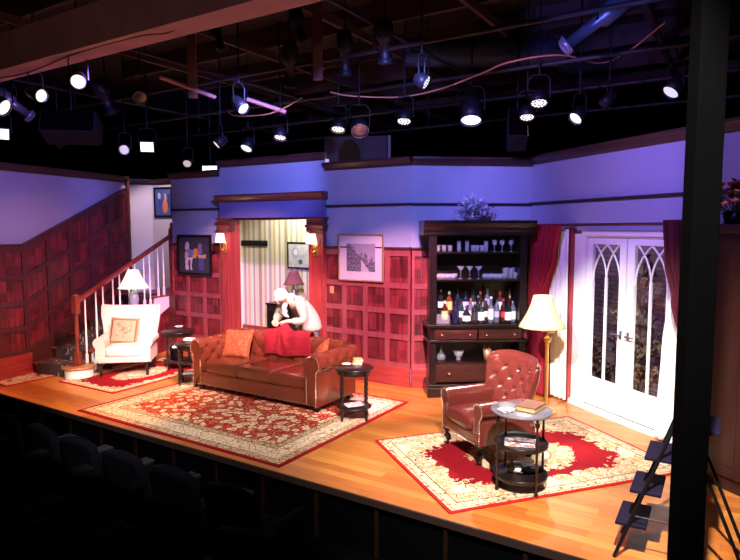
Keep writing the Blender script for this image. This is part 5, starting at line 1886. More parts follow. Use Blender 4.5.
# the person stands behind the sofa, bent over its back; local axes: +x their left, -y the way they face
PP = Vector((-0.90, 8.64, 0))
person = thing('person', 'white-haired person in a cream jacket bending over the sofa back holding the red quilt', 'person', PP, R(-42))
skinm = plain('skin', (0.72, 0.34, 0.22), 0.5, 0, 0.06)
jack = fabric('cream_jacket', (0.36, 0.32, 0.25), (0.44, 0.39, 0.31))
trou = fabric('grey_trousers', (0.08, 0.08, 0.09), (0.12, 0.12, 0.13))
hairm = fabric('white_hair', (0.62, 0.60, 0.57), (0.72, 0.70, 0.67), sc=120)
pel = (0, 0, 0.90)
spine = [(0, -0.09, 1.04), (0, -0.22, 1.14), (0, -0.33, 1.20)]
neck = (0, -0.42, 1.235)
headb = (0, -0.47, 1.25)
headc = (0, -0.52, 1.25)
headf = (0, -0.545, 1.205)
def hand(wrist, d, side, chains, up=Vector((0, 0, 1))):
    d = d.normalized(); s = d.cross(up).normalized() * side; n = Vector((0, 0, -1))
    w = Vector(wrist)
    palm = w + d * 0.045; kn = w + d * 0.085
    chains.append([(tuple(w), 0.026), (tuple(palm), (0.036, 0.020)), (tuple(kn), (0.038, 0.017))])
    for k, (off, L) in enumerate(((-0.030, 0.062), (-0.010, 0.072), (0.010, 0.068), (0.030, 0.052))):
        b = palm + s * off * 0.7 + d * 0.012
        f0 = w + d * 0.088 + s * off
        f1 = f0 + d * L * 0.45 + n * 0.008
        f2 = f1 + d * L * 0.28 + n * L * 0.35
        f3 = f2 + d * L * 0.02 + n * L * 0.32
        chains.append([(tuple(palm), (0.036, 0.020)), (tuple(f0), 0.0095), (tuple(f1), 0.0085), (tuple(f2), 0.008), (tuple(f3), 0.0065)])
    t0 = w + d * 0.03 - s * 0.032 + n * 0.006
    t1 = t0 + d * 0.030 - s * 0.014 + n * 0.014
    t2 = t1 + d * 0.028 + s * 0.006 + n * 0.012
    chains.append([(tuple(palm), (0.036, 0.020)), (tuple(t0), 0.012), (tuple(t1), 0.0105), (tuple(t2), 0.008)])
shl, shr = (0.185, -0.32, 1.17), (-0.185, -0.32, 1.17)
ell, elr = (0.27, -0.32, 0.92), (-0.26, -0.36, 0.93)
wrl, wrr = (0.115, -0.50, 0.925), (-0.115, -0.52, 0.92)
chains = [[(pel, (0.15, 0.11)), (spine[0], (0.13, 0.10)), (spine[1], (0.15, 0.11)), (spine[2], (0.12, 0.085)), (neck, 0.052), (headb, 0.062), (headc, (0.075, 0.088)), (headf, (0.05, 0.05))],
          [(spine[2], (0.12, 0.085)), (shl, 0.055), (ell, 0.042), (wrl, 0.027)],
          [(spine[2], (0.12, 0.085)), (shr, 0.055), (elr, 0.042), (wrr, 0.027)],
          [(pel, (0.15, 0.11)), ((0.10, 0.0, 0.82), 0.085), ((0.11, -0.02, 0.48), 0.058), ((0.11, 0.03, 0.09), 0.040), ((0.12, -0.10, 0.035), (0.035, 0.03))],
          [(pel, (0.15, 0.11)), ((-0.10, 0.0, 0.82), 0.085), ((-0.11, -0.02, 0.48), 0.058), ((-0.11, 0.03, 0.09), 0.040), ((-0.12, -0.10, 0.035), (0.035, 0.03))]]
hand(wrl, Vector((-0.75, -0.6, -0.15)), 1, chains)
hand(wrr, Vector((0.75, -0.6, -0.10)), -1, chains)
body = skin_obj('body', chains, skinm, person)
jc = [[((0, 0.0, 0.70), (0.25, 0.20)), ((0, 0.0, 0.80), (0.23, 0.18)), (pel, (0.20, 0.155)), (spine[0], (0.165, 0.135)), (spine[1], (0.18, 0.135)), ((0, -0.32, 1.195), (0.14, 0.095)), ((0, -0.375, 1.215), (0.07, 0.06))],
      [((0, -0.32, 1.195), (0.14, 0.095)), (shl, 0.082), (ell, 0.066), (tuple(Vector(ell).lerp(Vector(wrl), 0.80)), 0.050)],
      [((0, -0.32, 1.195), (0.14, 0.095)), (shr, 0.082), (elr, 0.066), (tuple(Vector(elr).lerp(Vector(wrr), 0.80)), 0.050)]]
skin_obj('jacket', jc, jack, person)
tc = [[((0, 0.0, 0.84), (0.13, 0.10)), ((0.10, 0.0, 0.78), 0.10), ((0.11, -0.02, 0.48), 0.078), ((0.11, 0.03, 0.10), 0.062)],
      [((0, 0.0, 0.84), (0.13, 0.10)), ((-0.10, 0.0, 0.78), 0.10), ((-0.11, -0.02, 0.48), 0.078), ((-0.11, 0.03, 0.10), 0.062)]]
skin_obj('trousers', tc, trou, person)
for s in (-1, 1):
    m = MB(); m.rbox(s * 0.12 - 0.045, s * 0.12 + 0.045, -0.20, 0.08, 0.0, 0.085, 0.03); m.build('shoe', M_['black'], person)
# shirt front and tie in the jacket opening
HM = Matrix.Translation(Vector(headc) + Vector((0, -0.005, 0.012))) @ Matrix.Rotation(R(22), 4, 'Z') @ Matrix.Rotation(R(34), 4, 'X')     # head: local -y forward, bowed
m = MB()
m.grid(lambda u, v: ((0.094 * math.sin(PI * (0.05 + 0.90 * v) * 0.58) * math.cos(u * 2 * PI)), 0.018 + 0.108 * math.sin(PI * (0.05 + 0.9 * v) * 0.58) * math.sin(u * 2 * PI) + 0.012 * v,
                      0.005 + 0.105 * math.cos(PI * (0.05 + 0.9 * v) * 0.58) - (0.045 if math.sin(u * 2 * PI) > 0 else 0.0) * v * math.sin(u * 2 * PI)), 40, 16, HM)
m.sphere((0, 0.045, 0.0), 0.095, 16, 10, HM, (0.98, 0.85, 0.95))
m.build('hair', hairm, person)
m = MB(); m.tube([(0, -0.088, 0.010), (0, -0.104, -0.012), (0, -0.112, -0.028), (0, -0.096, -0.034)], [0.008, 0.011, 0.014, 0.009], 8, HM); m.build('nose', skinm, person)
for s in (-1, 1):
    m = MB(); m.sphere((s * 0.030, -0.080, 0.004), 0.011, 10, 6, HM); e = m.build('eye', plain('eye_white', (0.7, 0.68, 0.64), 0.3), person)
    m = MB(); m.sphere((s * 0.030, -0.0895, 0.001), 0.005, 8, 5, HM); m.build('iris', plain('iris', (0.05, 0.04, 0.03), 0.3), e)
    m = MB(); m.tube([(s * 0.048, -0.080, 0.020), (s * 0.030, -0.092, 0.026), (s * 0.014, -0.090, 0.021)], 0.005, 6, HM); m.build('eyebrow', hairm, person)
    m = MB(); m.sphere((s * 0.078, 0.0, -0.01), 0.022, 8, 6, HM, (0.35, 0.75, 1.2)); m.build('ear', skinm, person)
m = MB(); m.tube([(-0.022, -0.080, -0.056), (0, -0.090, -0.055), (0.022, -0.080, -0.056)], [0.004, 0.007, 0.004], 6, HM); m.build('mouth', plain('lips', (0.5, 0.16, 0.13), 0.5), person)
m = MB()
m.tube([(0.085 * math.cos(a), -0.365 + 0.075 * math.sin(a) * 0.8, 1.228 - 0.045 * math.sin(a) * -1) for a in [2 * PI * k / 20 - 0.5 for k in range(17)]], 0.022, 8)
m.build('collar', jack, person)
# white neckcloth and dark waistcoat edge below the chin
m = MB(); m.grid(lambda u, v: (-0.05 + 0.10 * u + 0.012 * math.sin(v * 14), -0.45 + 0.03 * v - 0.015 * math.sin(u * PI) - 0.02 * math.sin(v * 3), 1.17 - 0.20 * v), 10, 14)
m.build('neckcloth', M_['white'], person, solid=0.008)
m = MB(); m.grid(lambda u, v: (0.055 + 0.03 * u, -0.44 + 0.06 * v - 0.01 * math.sin(u * PI), 1.16 - 0.22 * v), 4, 14)
m.build('waistcoat_edge', M_['matte'], person, solid=0.006)

# ================================================================== STEP LADDER
fa = at(614, 557, 0.0)
# rails: near foot, lean direction towards the right wall, treads run away from the camera
ldx = Vector((0.80, 0.60, 0)).normalized()       # climbing direction (horizontal)
ldw = Vector((0.48, 0.88, 0)).normalized()
top = at(677, 421, 0.62)
ld = thing('step_ladder', 'black folding step ladder at the stage edge beside the pillar', 'step ladder', (fa.x, fa.y, 0), 0)
def L_(p): return Vector(p)
climb = Vector((0.355, -0.08, 1.0))
wid = Vector((0.185, 0.31, 0))
HT = 0.92
m = MB(); m.cyl((0, 0, 0.006), tuple(climb * HT), 0.013, n=8); m.build('rail', M_['black'], ld)
m = MB(); m.cyl(tuple(wid + Vector((0, 0, 0.006))), tuple(wid + climb * HT), 0.013, n=8); m.build('rail', M_['black'], ld)
navy = plain('ladder_tread', (0.010, 0.008, 0.022), 0.6, 0, spec=0.08)
cdir = Vector((0.86, -0.50, 0)).normalized()
for z in (0.23, 0.46, 0.69):
    b = climb * z
    p0, p1 = b, b + wid
    dpt = 0.20
    vs = []
    for zz in (z - 0.012, z + 0.012):
        for p, o in ((p0, -0.085), (p0, 0.105), (p1, 0.105), (p1, -0.085)):
            q = p + cdir * o
            vs.append((q.x, q.y, zz))
    m = MB(); m.add(vs, [(0, 3, 2, 1), (4, 5, 6, 7), (0, 1, 5, 4), (1, 2, 6, 5), (2, 3, 7, 6), (3, 0, 4, 7)])
    m.build('tread', navy, ld, bevel=0.004)
b = climb * HT
vs = []
for zz in (HT - 0.02, HT + 0.01):
    for p, o in ((b, 0.02), (b, 0.26), (b + wid, 0.26), (b + wid, 0.02)):
        q = p + cdir * o
        vs.append((q.x, q.y, zz))
m = MB(); m.add(vs, [(0, 3, 2, 1), (4, 5, 6, 7), (0, 1, 5, 4), (1, 2, 6, 5), (2, 3, 7, 6), (3, 0, 4, 7)]); m.build('platform', navy, ld, bevel=0.004)
for o in (Vector((0, 0, 0)), wid):
    m = MB(); m.cyl(tuple(b + o + cdir * 0.08), tuple(o + cdir * (climb.xy.length * HT * 1.55 + 0.26) + Vector((0, 0, 0.006))), 0.012, n=8); m.build('rear_leg', M_['black'], ld)
m = MB(); m.cyl(tuple(climb * 0.30 + cdir * 0.0), tuple(climb * 0.30 + cdir * 0.42), 0.006); m.build('brace', M_['black'], ld)

# ================================================================== TALL CABINET AND FLOWERS AT THE RIGHT WALL
M_['gloom'] = wood('dark_walnut', (0.018, 0.006, 0.005), (0.045, 0.014, 0.010), (6, 6, 0.8), 0.4)
cabr = thing('wood_cabinet', 'tall dark wooden cabinet at the right wall beyond the pillar', 'cabinet', FR @ Vector((3.04, -0.06, 0)), AR)
m = MB(); m.box(0, 1.3, -0.45, 0, 0.0, 2.16); m.build('carcass', M_['gloom'], cabr, bevel=0.006)
m = MB(); m.box(-0.04, 1.34, -0.49, 0, 2.16, 2.24); m.build('cornice', M_['gloom'], cabr, bevel=0.01)
for a, b in ((0.04, 0.64), (0.66, 1.26)):
    m = MB(); m.box(a, b, -0.47, -0.45, 0.12, 2.10); m.box(a + 0.08, b - 0.08, -0.476, -0.47, 0.22, 2.0)
    dd = m.build('door', M_['gloom'], cabr, bevel=0.004)
    m = MB(); m.sphere(((b - 0.04 if a < 0.3 else a + 0.04), -0.485, 1.1), 0.014); m.build('knob', M_['brass'], dd)
fb = FR @ Vector((3.30, -0.28, 2.241))
t = thing('flower_arrangement', 'orange and red flower arrangement on the dark cabinet beyond the pillar', 'flowers', fb)
m = MB(); m.lathe([(0.0001, 0), (0.07, 0), (0.11, 0.10), (0.10, 0.10), (0.06, 0.01), (0.0001, 0.01)], n=18); m.build('vase', M_['black'], t)
rnd = random.Random(9)
m = MB(); o2 = MB(); r2 = MB(); s2 = MB()
for k in range(60):
    a = rnd.uniform(0, 2 * PI); el = rnd.uniform(0, 1.5)
    d = Vector((math.cos(a) * math.cos(el) * 1.2, math.sin(a) * math.cos(el), math.sin(el)))
    e = Vector((0, 0, 0.12)) + d * rnd.uniform(0.14, 0.24)
    s2.tube([(0, 0, 0.06), tuple(e)], 0.003, 5)
    if k % 3 == 0:
        for j in range(5): leafmesh(m, e, Vector((rnd.uniform(-1, 1), rnd.uniform(-1, 1), rnd.uniform(-.5, 1))), 0.09, 0.04)
    else:
        tgt = o2 if k % 3 == 1 else r2
        for j in range(9):
            leafmesh(tgt, e, Vector((math.cos(j * .7), math.sin(j * .7), 0.4)) + d * 0.6, 0.055, 0.045)
m.build('foliage', plain('dark_leaf', (0.04, 0.07, 0.03), 0.6), t)
o2.build('orange_flower', plain('orange_petal', (0.75, 0.28, 0.10), 0.6), t)
r2.build('red_flower', plain('red_petal', (0.50, 0.05, 0.05), 0.6), t)
s2.build('stem', plain('stem_dark', (0.04, 0.06, 0.03), 0.6), t)
sp = FR @ Vector((3.11, -0.42, 2.241))
t = thing('finial_ornament', 'dark turned spire ornament beside the orange flowers', 'ornament', sp)
m = MB(); m.lathe([(0.05, 0), (0.05, 0.02), (0.018, 0.04), (0.03, 0.08), (0.014, 0.12), (0.024, 0.17), (0.010, 0.21), (0.016, 0.25), (0.006, 0.29), (0.0001, 0.37)], n=14); m.build('spire', BLK, t)

# ================================================================== THEATRE SEATS
def make_seat(label, loc, grp):
    t = thing('theatre_seat', label, 'seat', loc, AW, grp)
    m = MB()
    # rounded backrest, seen from behind: x across, y depth, seat faces +y (the stage)
    def bk(u, v, side):
        a = u * 2 - 1
        z = 0.30 + 0.58 * v
        wv = 0.245 * (1 - 0.10 * v ** 6)
        return (a * wv, -0.04 - 0.10 * v + (0.03 if side else -0.05 + 0.015 * a * a), z + 0.035 * (1 - a * a) * v)
    m.grid(lambda u, v: bk(u, v, 0), 14, 12); m.grid(lambda u, v: bk(u, v, 1), 14, 12)
    for uu in (0, 1):
        m.grid(lambda u, v, uu=uu: Vector(bk(uu, u, 0)).lerp(Vector(bk(uu, u, 1)), v), 12, 3)
    for vv in (0, 1):
        m.grid(lambda u, v, vv=vv: Vector(bk(u, vv, 0)).lerp(Vector(bk(u, vv, 1)), v), 14, 3)
    m.build('backrest', M_['seat'], t, weld=True)
    m = MB(); m.rbox(-0.23, 0.23, 0.0, 0.44, 0.34, 0.44, 0.04, 0.02); m.build('seat_cushion', M_['seat'], t)
    for s in (-1, 1):
        m = MB(); m.box(s * 0.265 - 0.018, s * 0.265 + 0.018, -0.02, 0.34, 0.0, 0.60); m.build('side_panel', M_['black'], t)
        m = MB(); m.rbox(s * 0.265 - 0.028, s * 0.265 + 0.028, -0.06, 0.36, 0.60, 0.635, 0.012); m.build('armrest', plain('armrest', (0.014, 0.014, 0.018), 0.8, 0, spec=0.06), t)
    return t
seat0 = None
FE = frame(EDGE, AW)
rowsS = ((-0.98, -0.50, -4.9, 10, 'front row', 0), (-1.80, -0.20, -3.6, 9, 'second row', 0.28), (-2.62, 0.14, -2.3, 8, 'third row', 0))
ordn = ['first', 'second', 'third', 'fourth', 'fifth', 'sixth', 'seventh', 'eighth', 'ninth', 'tenth', 'eleventh']
for y, z, x0, n, nm, off in rowsS:
    for k in range(n):
        x = x0 + off + k * 0.60
        lab = 'dark theatre seat, %s from the left in the %s of the audience' % (ordn[k], nm)
        p = FE @ Vector((x, y, 0)); p.z = z
        if seat0 is None:
            seat0 = make_seat(lab, p, 'audience seats facing the stage')
        else:
            dup(seat0, p, AW, lab)
# programmes left on seats
for i, (x, y, zz, lab) in enumerate((((-3.6 + 0.28 + 0.6 * 3), -1.80 + 0.18, -0.20 + 0.462, 'folded programme left on a second row seat'), ((-2.3 + 0.6 * 3), -2.62 + 0.18, 0.14 + 0.462, 'folded programme left on a third row seat'))):
    p = FE @ Vector((x, y, 0))
    t = thing('programme', lab, 'programme', (p.x, p.y, zz), AW + 0.4)
    m = MB(); m.box(-0.08, 0.08, -0.11, 0.11, 0, 0.003); m.build('back_leaf', M_['paper'], t)
    m = MB(); m.box(-0.08, 0.08, -0.11, 0.11, -0.001, 0.001, Matrix.Translation((0, 0, 0.012)) @ Matrix.Rotation(R(-7), 4, 'Y')); m.build('front_leaf', M_['paper'], t)

# ================================================================== LIGHTING RIG
rigmat = plain('rig_pipe', (0.020, 0.011, 0.011), 0.6, 0.2)
rig_y = {}
RZ = 4.05
def pipe(label, v0, z, x0=-7, x1=7, r=0.024):
    p = FE @ Vector((0, v0, 0))
    m = MB(); m.cyl((x0, 0, 0), (x1, 0, 0), r)
    for x in (x0 + 1.5, (x0 + x1) / 2, x1 - 1.5):
        m.cyl((x, 0, 0), (x, 0, 4.99 - z), 0.01)
    tag(m.build('rig_pipe', rigmat, None, (p.x, p.y, z), AW), label, 'pipe')
pipe('lighting pipe nearest the audience above the stage edge', 0.3, 4.2)
pipe('lighting pipe second from the audience', 1.6, 4.1)
pipe('lighting pipe over the middle of the stage', 2.9, 4.05)
pipe('lighting pipe over the back of the stage', 4.1, 4.0)
pipe('lighting pipe above the top of the set walls', 5.4, 3.95, -8, 5.5)
for i, (x, lab) in enumerate(((-5.2, 'far left'), (-2.6, 'left of centre'), (0.2, 'right of centre'), (2.6, 'far right'))):
    p = FE @ Vector((x, 0.2, 0))
    m = MB(); m.cyl((0, 0, 0), (0, 6.4, 0), 0.02)
    tag(m.build('rig_pipe', rigmat, None, (p.x, p.y, 4.26), AW), 'lighting pipe running front to back at the ' + lab, 'pipe')

M_['can'] = plain('fixture_black', (0.007, 0.006, 0.008), 0.5, 0.0, spec=0.25)
M_['greycan'] = plain('grey_fixture', (0.20, 0.20, 0.24), 0.35, 0.5)
M_['rim'] = plain('fixture_rim', (0.35, 0.35, 0.38), 0.3, 0.9)
def fixture(label, px_, py_, z, aim, R1, L, kind, col, st, name='stage_light', cat='stage light'):
    p = at(px_, py_, z)
    t = thing(name, label, cat, p, 0)
    R1 *= 0.86
    CAN = M_['greycan'] if 'blue-' in label else M_['can']
    d = (Vector(aim[1:]) if aim[0] == 'd' else Vector(aim) - p).normalized()
    Q = d.to_track_quat('Z', 'Y').to_matrix().to_4x4()
    m = MB()
    if kind == 'panel':
        w_ = R1; m.box(-w_, w_, -w_ * 0.8, w_ * 0.8, -0.08, -0.003, Q)
        m.build('housing', M_['can'], t, bevel=0.005)
        m = MB(); m.box(-w_ * 0.86, w_ * 0.86, -w_ * 0.66, w_ * 0.66, -0.002, 0.003, Q)
        m.build('lens', emit('lens_' + str(len(bpy.data.materials)), col, st * 0.075), t)
    elif kind == 'ers':
        m.lathe([(0.0001, -L), (R1 * 1.1, -L), (R1 * 1.25, -L * 0.7), (R1 * 1.2, -L * 0.55), (R1 * 0.75, -L * 0.5), (R1 * 0.72, -0.02), (R1 * 0.95, -0.02), (R1 * 0.95, 0.03), (R1 * 0.8, 0.03), (R1 * 0.8, -0.02), (0.0001, -0.02)], n=24, M=Q)
        m.build('housing', CAN, t)
        m = MB(); m.lathe([(0.0001, -0.012), (R1 * 0.7, -0.014)], n=24, M=Q)
        m.build('lens', emit('lens_' + str(len(bpy.data.materials)), col, st * 0.075) if st else CAN, t)
        m = MB(); m.box(-R1 * 1.1, R1 * 1.1, -R1 * 1.1, R1 * 1.1, 0.0, 0.008, Q); m.build('gel_frame', CAN, t)
    else:
        m.lathe([(0.0001, -L), (R1 * 0.55, -L), (R1 * 0.9, -L * 0.75), (R1, -L * 0.4), (R1, 0.0), (R1 * 0.93, 0.0), (R1 * 0.93, -0.02), (0.0001, -0.02)], n=24, M=Q)
        m.build('housing', M_['can'], t)
        if kind == 'led':
            m = MB()
            for rr, n in ((0, 1), (0.36, 6), (0.72, 12)):
                for k in range(n):
                    a = 2 * PI * k / n
                    m.lathe([(0.0001, -0.010), (R1 * 0.15, -0.012)], (rr * R1 * math.cos(a), rr * R1 * math.sin(a), 0), 10, Q)
            m.build('lens', emit('lens_' + str(len(bpy.data.materials)), col, st * 0.075), t)
        else:
            m = MB(); m.lathe([(0.0001, -0.006), (R1 * 0.6, -0.010), (R1 * 0.9, -0.018)], n=24, M=Q)
            m.build('lens', emit('lens_' + str(len(bpy.data.materials)), col, st * 0.075) if st else M_['rim'], t)
        m = MB(); m.lathe([(R1 * 1.0, -0.006), (R1 * 1.03, 0.0), (R1 * 1.0, 0.006), (R1 * 0.93, 0.0)], n=24, M=Q, caps=False); m.build('rim', M_['rim'] if random.random() < 0.35 else M_['can'], t)
    # yoke and clamp up to the pipe
    sx = Vector((1, 0, 0)) if abs(d.x) < 0.8 else Vector((0, 1, 0))
    s = d.cross(Vector((0, 0, 1))).normalized() if abs(d.z) < 0.98 else Vector((1, 0, 0))
    c = -d * L * 0.45
    r = R1 * 1.2
    h = R1 + 0.16
    m = MB()
    m.tube([tuple(c + s * r), tuple(c + s * r + Vector((0, 0, h * 0.8))), tuple(c + s * r * 0.6 + Vector((0, 0, h))), tuple(c - s * r * 0.6 + Vector((0, 0, h))), tuple(c - s * r + Vector((0, 0, h * 0.8))), tuple(c - s * r)], 0.009, 6)
    m.build('yoke', M_['can'], t)
    m = MB(); top_ = 4.98
    m.cyl(tuple(c + Vector((0, 0, h))), (c.x, c.y, max(h + 0.05, top_ - z)), 0.010)
    m.box(c.x - 0.03, c.x + 0.03, c.y - 0.03, c.y + 0.03, top_ - z - 0.05, top_ - z + 0.03)
    m.build('clamp', M_['can'], t)
    return t
CAMP = (0, 0, 2.2)
W_ = (1, 0.93, 0.86)
fixture('large round warm spotlight at upper left, brightest of the left group', 78, 82, 3.65, (-1.0, 1.2, 1.2), 0.085, 0.24, 'par', W_, 9)
fixture('narrow tilted spotlight left of the large round one', 42, 96, 3.65, ('d', 0.9, -0.45, -0.35), 0.085, 0.24, 'par', W_, 8)
fixture('spotlight at the left frame edge with only a bright arc showing', 5, 108, 3.6, ('d', 0.9, -0.1, -0.5), 0.12, 0.24, 'par', W_, 6)
fixture('square white light panel at the far left edge', 1, 134, 3.45, (-1.5, 3.0, 0.8), 0.12, 0.1, 'panel', (0.85, 0.88, 1.0), 10)
fixture('small angled lamp with glinting rim above the left wall', 63, 146, 3.4, (-2, 9.8, 0.5), 0.07, 0.2, 'par', W_, 1.2)
fixture('small round yellowish spotlight left of the white square light', 124, 150, 3.35, (-2.2, 2.0, 1.0), 0.085, 0.2, 'par', (1, 0.85, 0.6), 2.2)
fixture('square white light panel above the stairwell', 147, 147, 3.4, (-1.5, 2.0, 1.2), 0.12, 0.1, 'panel', (0.98, 0.93, 1.0), 9)
fixture('small dim amber spotlight above the landing', 187, 164, 3.3, ('d', 0.1, -0.8, -0.5), 0.085, 0.2, 'par', (1, 0.85, 0.6), 1.8)
fixture('thin slanted spotlight above the stairwell painting', 216, 145, 3.4, ('d', -0.6, -0.35, -0.6), 0.09, 0.2, 'par', W_, 4)
fixture('tilted bright oval spotlight in the upper middle left', 244, 109, 3.55, ('d', 0.6, -0.4, -0.6), 0.085, 0.22, 'par', W_, 8)
fixture('bluish oval spotlight above the doorway', 246, 149, 3.4, ('d', -0.25, -0.5, -0.8), 0.11, 0.22, 'par', (0.75, 0.8, 1.0), 6)
fixture('dotted LED spotlight above the doorway right side', 280, 138, 3.45, ('d', -0.08, -0.36, -0.93), 0.10, 0.16, 'led', W_, 9)
fixture('dotted LED spotlight above the street print', 338, 130, 3.5, ('d', -0.08, -0.36, -0.93), 0.11, 0.16, 'led', W_, 9)
fixture('unlit grey faceted spotlight beside the LED one', 360, 131, 3.45, (0.3, 5.0, 0.3), 0.13, 0.2, 'par', W_, 0)
fixture('dotted LED spotlight in the centre of the rig', 404, 122, 3.55, ('d', -0.08, -0.36, -0.93), 0.11, 0.16, 'led', W_, 9)
fixture('small bluish LED spotlight turned edge on near the centre', 427, 83, 3.6, ('d', 0.8, -0.35, -0.5), 0.085, 0.14, 'led', (0.8, 0.85, 1.0), 7)
fixture('largest bright bluish white spotlight above the drinks cabinet', 471, 121, 3.55, ('d', -0.08, -0.36, -0.93), 0.155, 0.34, 'par', (0.9, 0.92, 1.0), 12)
fixture('upper dotted LED spotlight of the right pair', 539, 104, 3.6, ('d', -0.08, -0.36, -0.93), 0.115, 0.16, 'led', (1, 0.9, 0.95), 9)
fixture('lower dotted LED spotlight of the right pair', 527, 118, 3.5, ('d', -0.08, -0.36, -0.93), 0.105, 0.16, 'led', (1, 0.9, 0.95), 9)
fixture('thin slanted spotlight right of the LED pair', 575, 119, 3.5, ('d', -0.75, -0.35, -0.75), 0.10, 0.2, 'par', (0.95, 0.97, 1.0), 7)
fixture('small dark spotlight with a glinting rim right of the LED pair', 603, 105, 3.6, (0.2, 7.2, 1.2), 0.08, 0.2, 'par', W_, 0)
fixture('slanted bright spotlight near the black pillar', 670, 93, 3.65, ('d', -0.75, -0.2, -0.9), 0.11, 0.22, 'par', (0.95, 0.97, 1.0), 3)
fixture('dark cylindrical spotlight hanging at upper left below the beam', 222, 48, 4.1, (-0.6, 6.5, 1.0), 0.06, 0.26, 'ers', W_, 0)
fixture('dark cylindrical spotlight hanging at the top, right of the first', 303, 40, 4.1, (0.2, 6.5, 1.0), 0.07, 0.3, 'ers', W_, 0)
fixture('long blue-lit profile spotlight at the upper right', 566, 46, 4.0, ('d', -0.80, 0.10, -0.62), 0.095, 0.75, 'ers', W_, 0)
fixture('blue-tinged profile spotlight at the far left', 30, 116, 3.75, (-2.5, 9.0, 2.0), 0.09, 0.5, 'ers', W_, 0)
fixture('dark profile spotlight in the upper centre', 345, 72, 3.95, (-0.3, 9.0, 1.2), 0.08, 0.45, 'ers', W_, 0)
fixture('dark spotlight right of the upper left glinting clamp', 140, 98, 3.75, (-1.3, 3.0, 0.8), 0.09, 0.25, 'par', W_, 0)
fixture('dark profile spotlight hanging left of the centre cable', 290, 84, 3.8, (-1.2, 9.0, 0.6), 0.08, 0.45, 'ers', W_, 0)
fixture('dark profile spotlight above the yellowish spotlight', 112, 112, 3.7, (-2.3, 9.0, 0.6), 0.09, 0.42, 'ers', W_, 0)
fixture('dark spotlight above the drinks cabinet left side', 385, 60, 3.95, (0.4, 9.0, 0.6), 0.08, 0.4, 'ers', W_, 0)
# bright strip light seen over the set wall
p = at(210, 169, 3.30)
t = thing('strip_light', 'small bright rectangular work light above the set wall', 'work light', p, 0.0)
m = MB(); m.box(-0.14, 0.14, -0.02, 0.06, -0.06, 0.06); m.build('housing', M_['can'], t)
m = MB(); m.box(-0.13, -0.065, -0.026, -0.02, -0.05, 0.05); m.box(-0.05, 0.13, -0.026, -0.02, -0.05, 0.05); m.build('lens', emit('strip_glow', (1, 0.93, 0.85), 1.2), t)
m = MB(); m.cyl((0, 0.03, 0.05), (0, 0.03, 1.69), 0.01); m.build('hanger', M_['can'], t)
# air duct and loudspeakers
p = at(523, 52, 4.25)
m = MB(); m.cyl((-1.0, 0, 0), (1.05, 0, 0), 0.17, n=32)
for x in (-0.9, -0.3, 0.3, 0.9): m.cyl((x - 0.015, 0, 0), (x + 0.015, 0, 0), 0.175, n=32)
for x in (-0.8, 0.8): m.cyl((x, 0, 0.15), (x, 0, 0.53), 0.008)
tag(m.build('air_duct', plain('duct_paint', (0.02, 0.03, 0.05), 0.6), None, Vector((p.x - 0.35, p.y + 0.75, 4.455)), R(0)), 'dark blue round air duct under the ceiling at upper right', 'duct')
def speakerbox(label, x, y, z, w_, h_, rz):
    p = at(x, y, z)
    t = thing('loudspeaker', label, 'loudspeaker', p, R(rz))
    m = MB(); m.box(-w_, w_, -0.2, 0.2, -h_, h_, Matrix.Rotation(R(-20), 4, 'X')); m.build('cabinet', plain('speaker_grey', (0.007, 0.007, 0.010), 0.8, 0, spec=0.15), t, bevel=0.01)
    m = MB(); m.box(-w_ * 0.92, w_ * 0.92, -0.215, -0.2, -h_ * 0.9, h_ * 0.9, Matrix.Rotation(R(-20), 4, 'X')); m.build('grille', M_['matte'], t)
    m = MB(); m.cyl((0, 0, h_ - 0.05), (0, 0, 4.99 - z), 0.012); m.build('bracket', BLK, t)
speakerbox('dark loudspeaker box hanging at left between the spotlights', 72, 128, 3.6, 0.36, 0.16, 10)
speakerbox('dark loudspeaker box near the right end of the rig', 517, 130, 3.45, 0.12, 0.2, -10)
# masking flat behind the set wall
p = at(355, 150, 3.4)
m = MB(); m.box(-0.62, 0.36, 0, 0.04, 0, 3.62)
o = m.build('masking_flat', plain('masking_brown', (0.045, 0.028, 0.032), 0.8), None, (0.0 - 0.10, 9.3, 0), R(-10))
tag(o, 'dark masking flat standing up behind the set wall', 'flat')
m = MB(); m.box(0, 0.04, -0.02, 0.04, 0, 3.62)  # paler strip stands for light on the flat's right edge
tag(m.build('batten_and_lit_edge', plain('lit_edge_tone', (0.22, 0.15, 0.13), 0.8), None, (0.275, 9.23, 0), R(-10)), 'pale upright strip painted as the lit edge of the masking flat', 'batten')
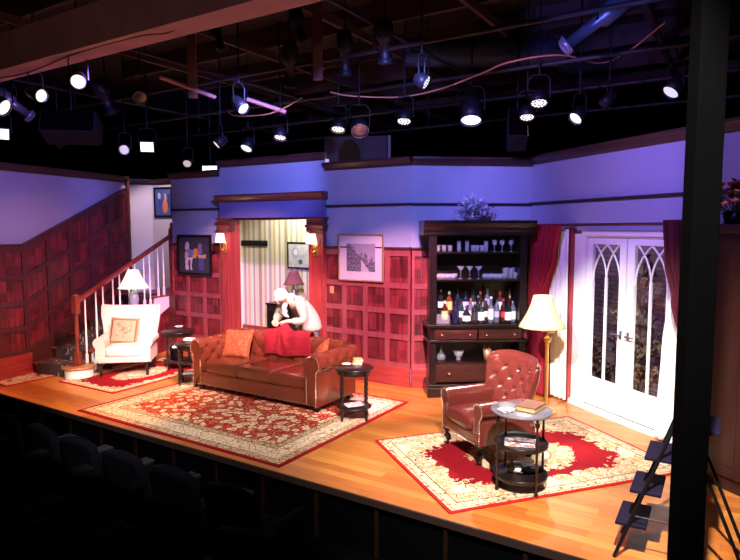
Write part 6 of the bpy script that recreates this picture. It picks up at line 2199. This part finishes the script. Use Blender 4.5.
# cables
def cable(label, pts, z, mat, r=0.010):
    P = [at(x, y, zz) for x, y, zz in pts]
    out = []
    for i in range(len(P) - 1):
        p0, p1, p2, p3 = P[max(0, i - 1)], P[i], P[i + 1], P[min(len(P) - 1, i + 2)]
        for k in range(8):
            t_ = k / 8
            out.append(0.5 * ((2 * p1) + (p2 - p0) * t_ + (2 * p0 - 5 * p1 + 4 * p2 - p3) * t_ ** 2 + (3 * p1 - p0 - 3 * p2 + p3) * t_ ** 3))
    out.append(P[-1])
    m = MB(); m.tube(out, r, 6)
    tag(m.build('cable', mat, None), label, 'cable')
orange = plain('orange_cable', (0.55, 0.22, 0.09), 0.5)
cable('long orange cable sagging across the middle of the rig', [(330, 92, 3.95), (352, 96, 3.92), (400, 97, 3.9), (440, 89, 3.93), (480, 74, 3.98), (510, 62, 4.05), (560, 55, 4.1), (600, 63, 4.1), (630, 50, 4.15), (665, 22, 4.2)], 0, orange)
cable('thin brown cable hanging beneath the large beam', [(0, 78, 3.85), (30, 72, 3.86), (80, 52, 3.9), (140, 36, 3.9), (170, 32, 3.9), (200, 12, 3.95)], 0, plain('brown_cable', (0.2, 0.08, 0.06), 0.6), 0.008)
cable('short orange cable drooping below the wooden batten', [(228, 112, 3.98), (236, 116, 3.75), (262, 115, 3.66), (280, 110, 3.68), (302, 98, 3.75)], 0, orange, 0.007)
a, b = at(247, 99, 3.85), at(286, 112, 3.7)
m = MB(); m.cyl(a, b, 0.030, n=4); tag(m.build('batten_and_lit_edge', plain('pink_batten', (0.50, 0.22, 0.17), 0.7), None), 'pinkish wooden batten slung in the rig left of centre', 'batten')
a, b = at(160, 77, 3.95), at(215, 97, 3.85)
m = MB(); m.cyl(a, b, 0.028, n=4); tag(m.build('batten_and_lit_edge', plain('pink_batten2', (0.40, 0.18, 0.15), 0.7), None), 'pinkish wooden batten in the rig below the large beam', 'batten')
for (x, y0, y1, z, lab) in ((193, 98, 66, 3.8, 'left'), (318, 80, 40, 3.8, 'centre')):
    a = at(x, y0, z)
    m = MB(); m.box(-0.05, 0.05, -0.03, 0.03, 0, 4.95 - z)
    tag(m.build('hanging_post', plain('post_' + lab, (0.22, 0.09, 0.07), 0.7), None, a), 'reddish upright post hanging from the ceiling, ' + lab + ' of the rig', 'post')
# drapes behind the left wall
for i, (x, lab) in enumerate(((-5.9, 'leftmost'), (-5.0, 'middle'), (-4.1, 'right-hand'))):
    m = MB(); m.grid(lambda u, v: (u * 0.85, 0.03 * math.sin(u * 32), 4.6 * v), 40, 2)
    tag(m.build('black_drape', M_['matte'], None, (x, 12.9, 0), 0, solid=0.004), 'black drape hanging behind the left wall, %s of three' % lab, 'drape')
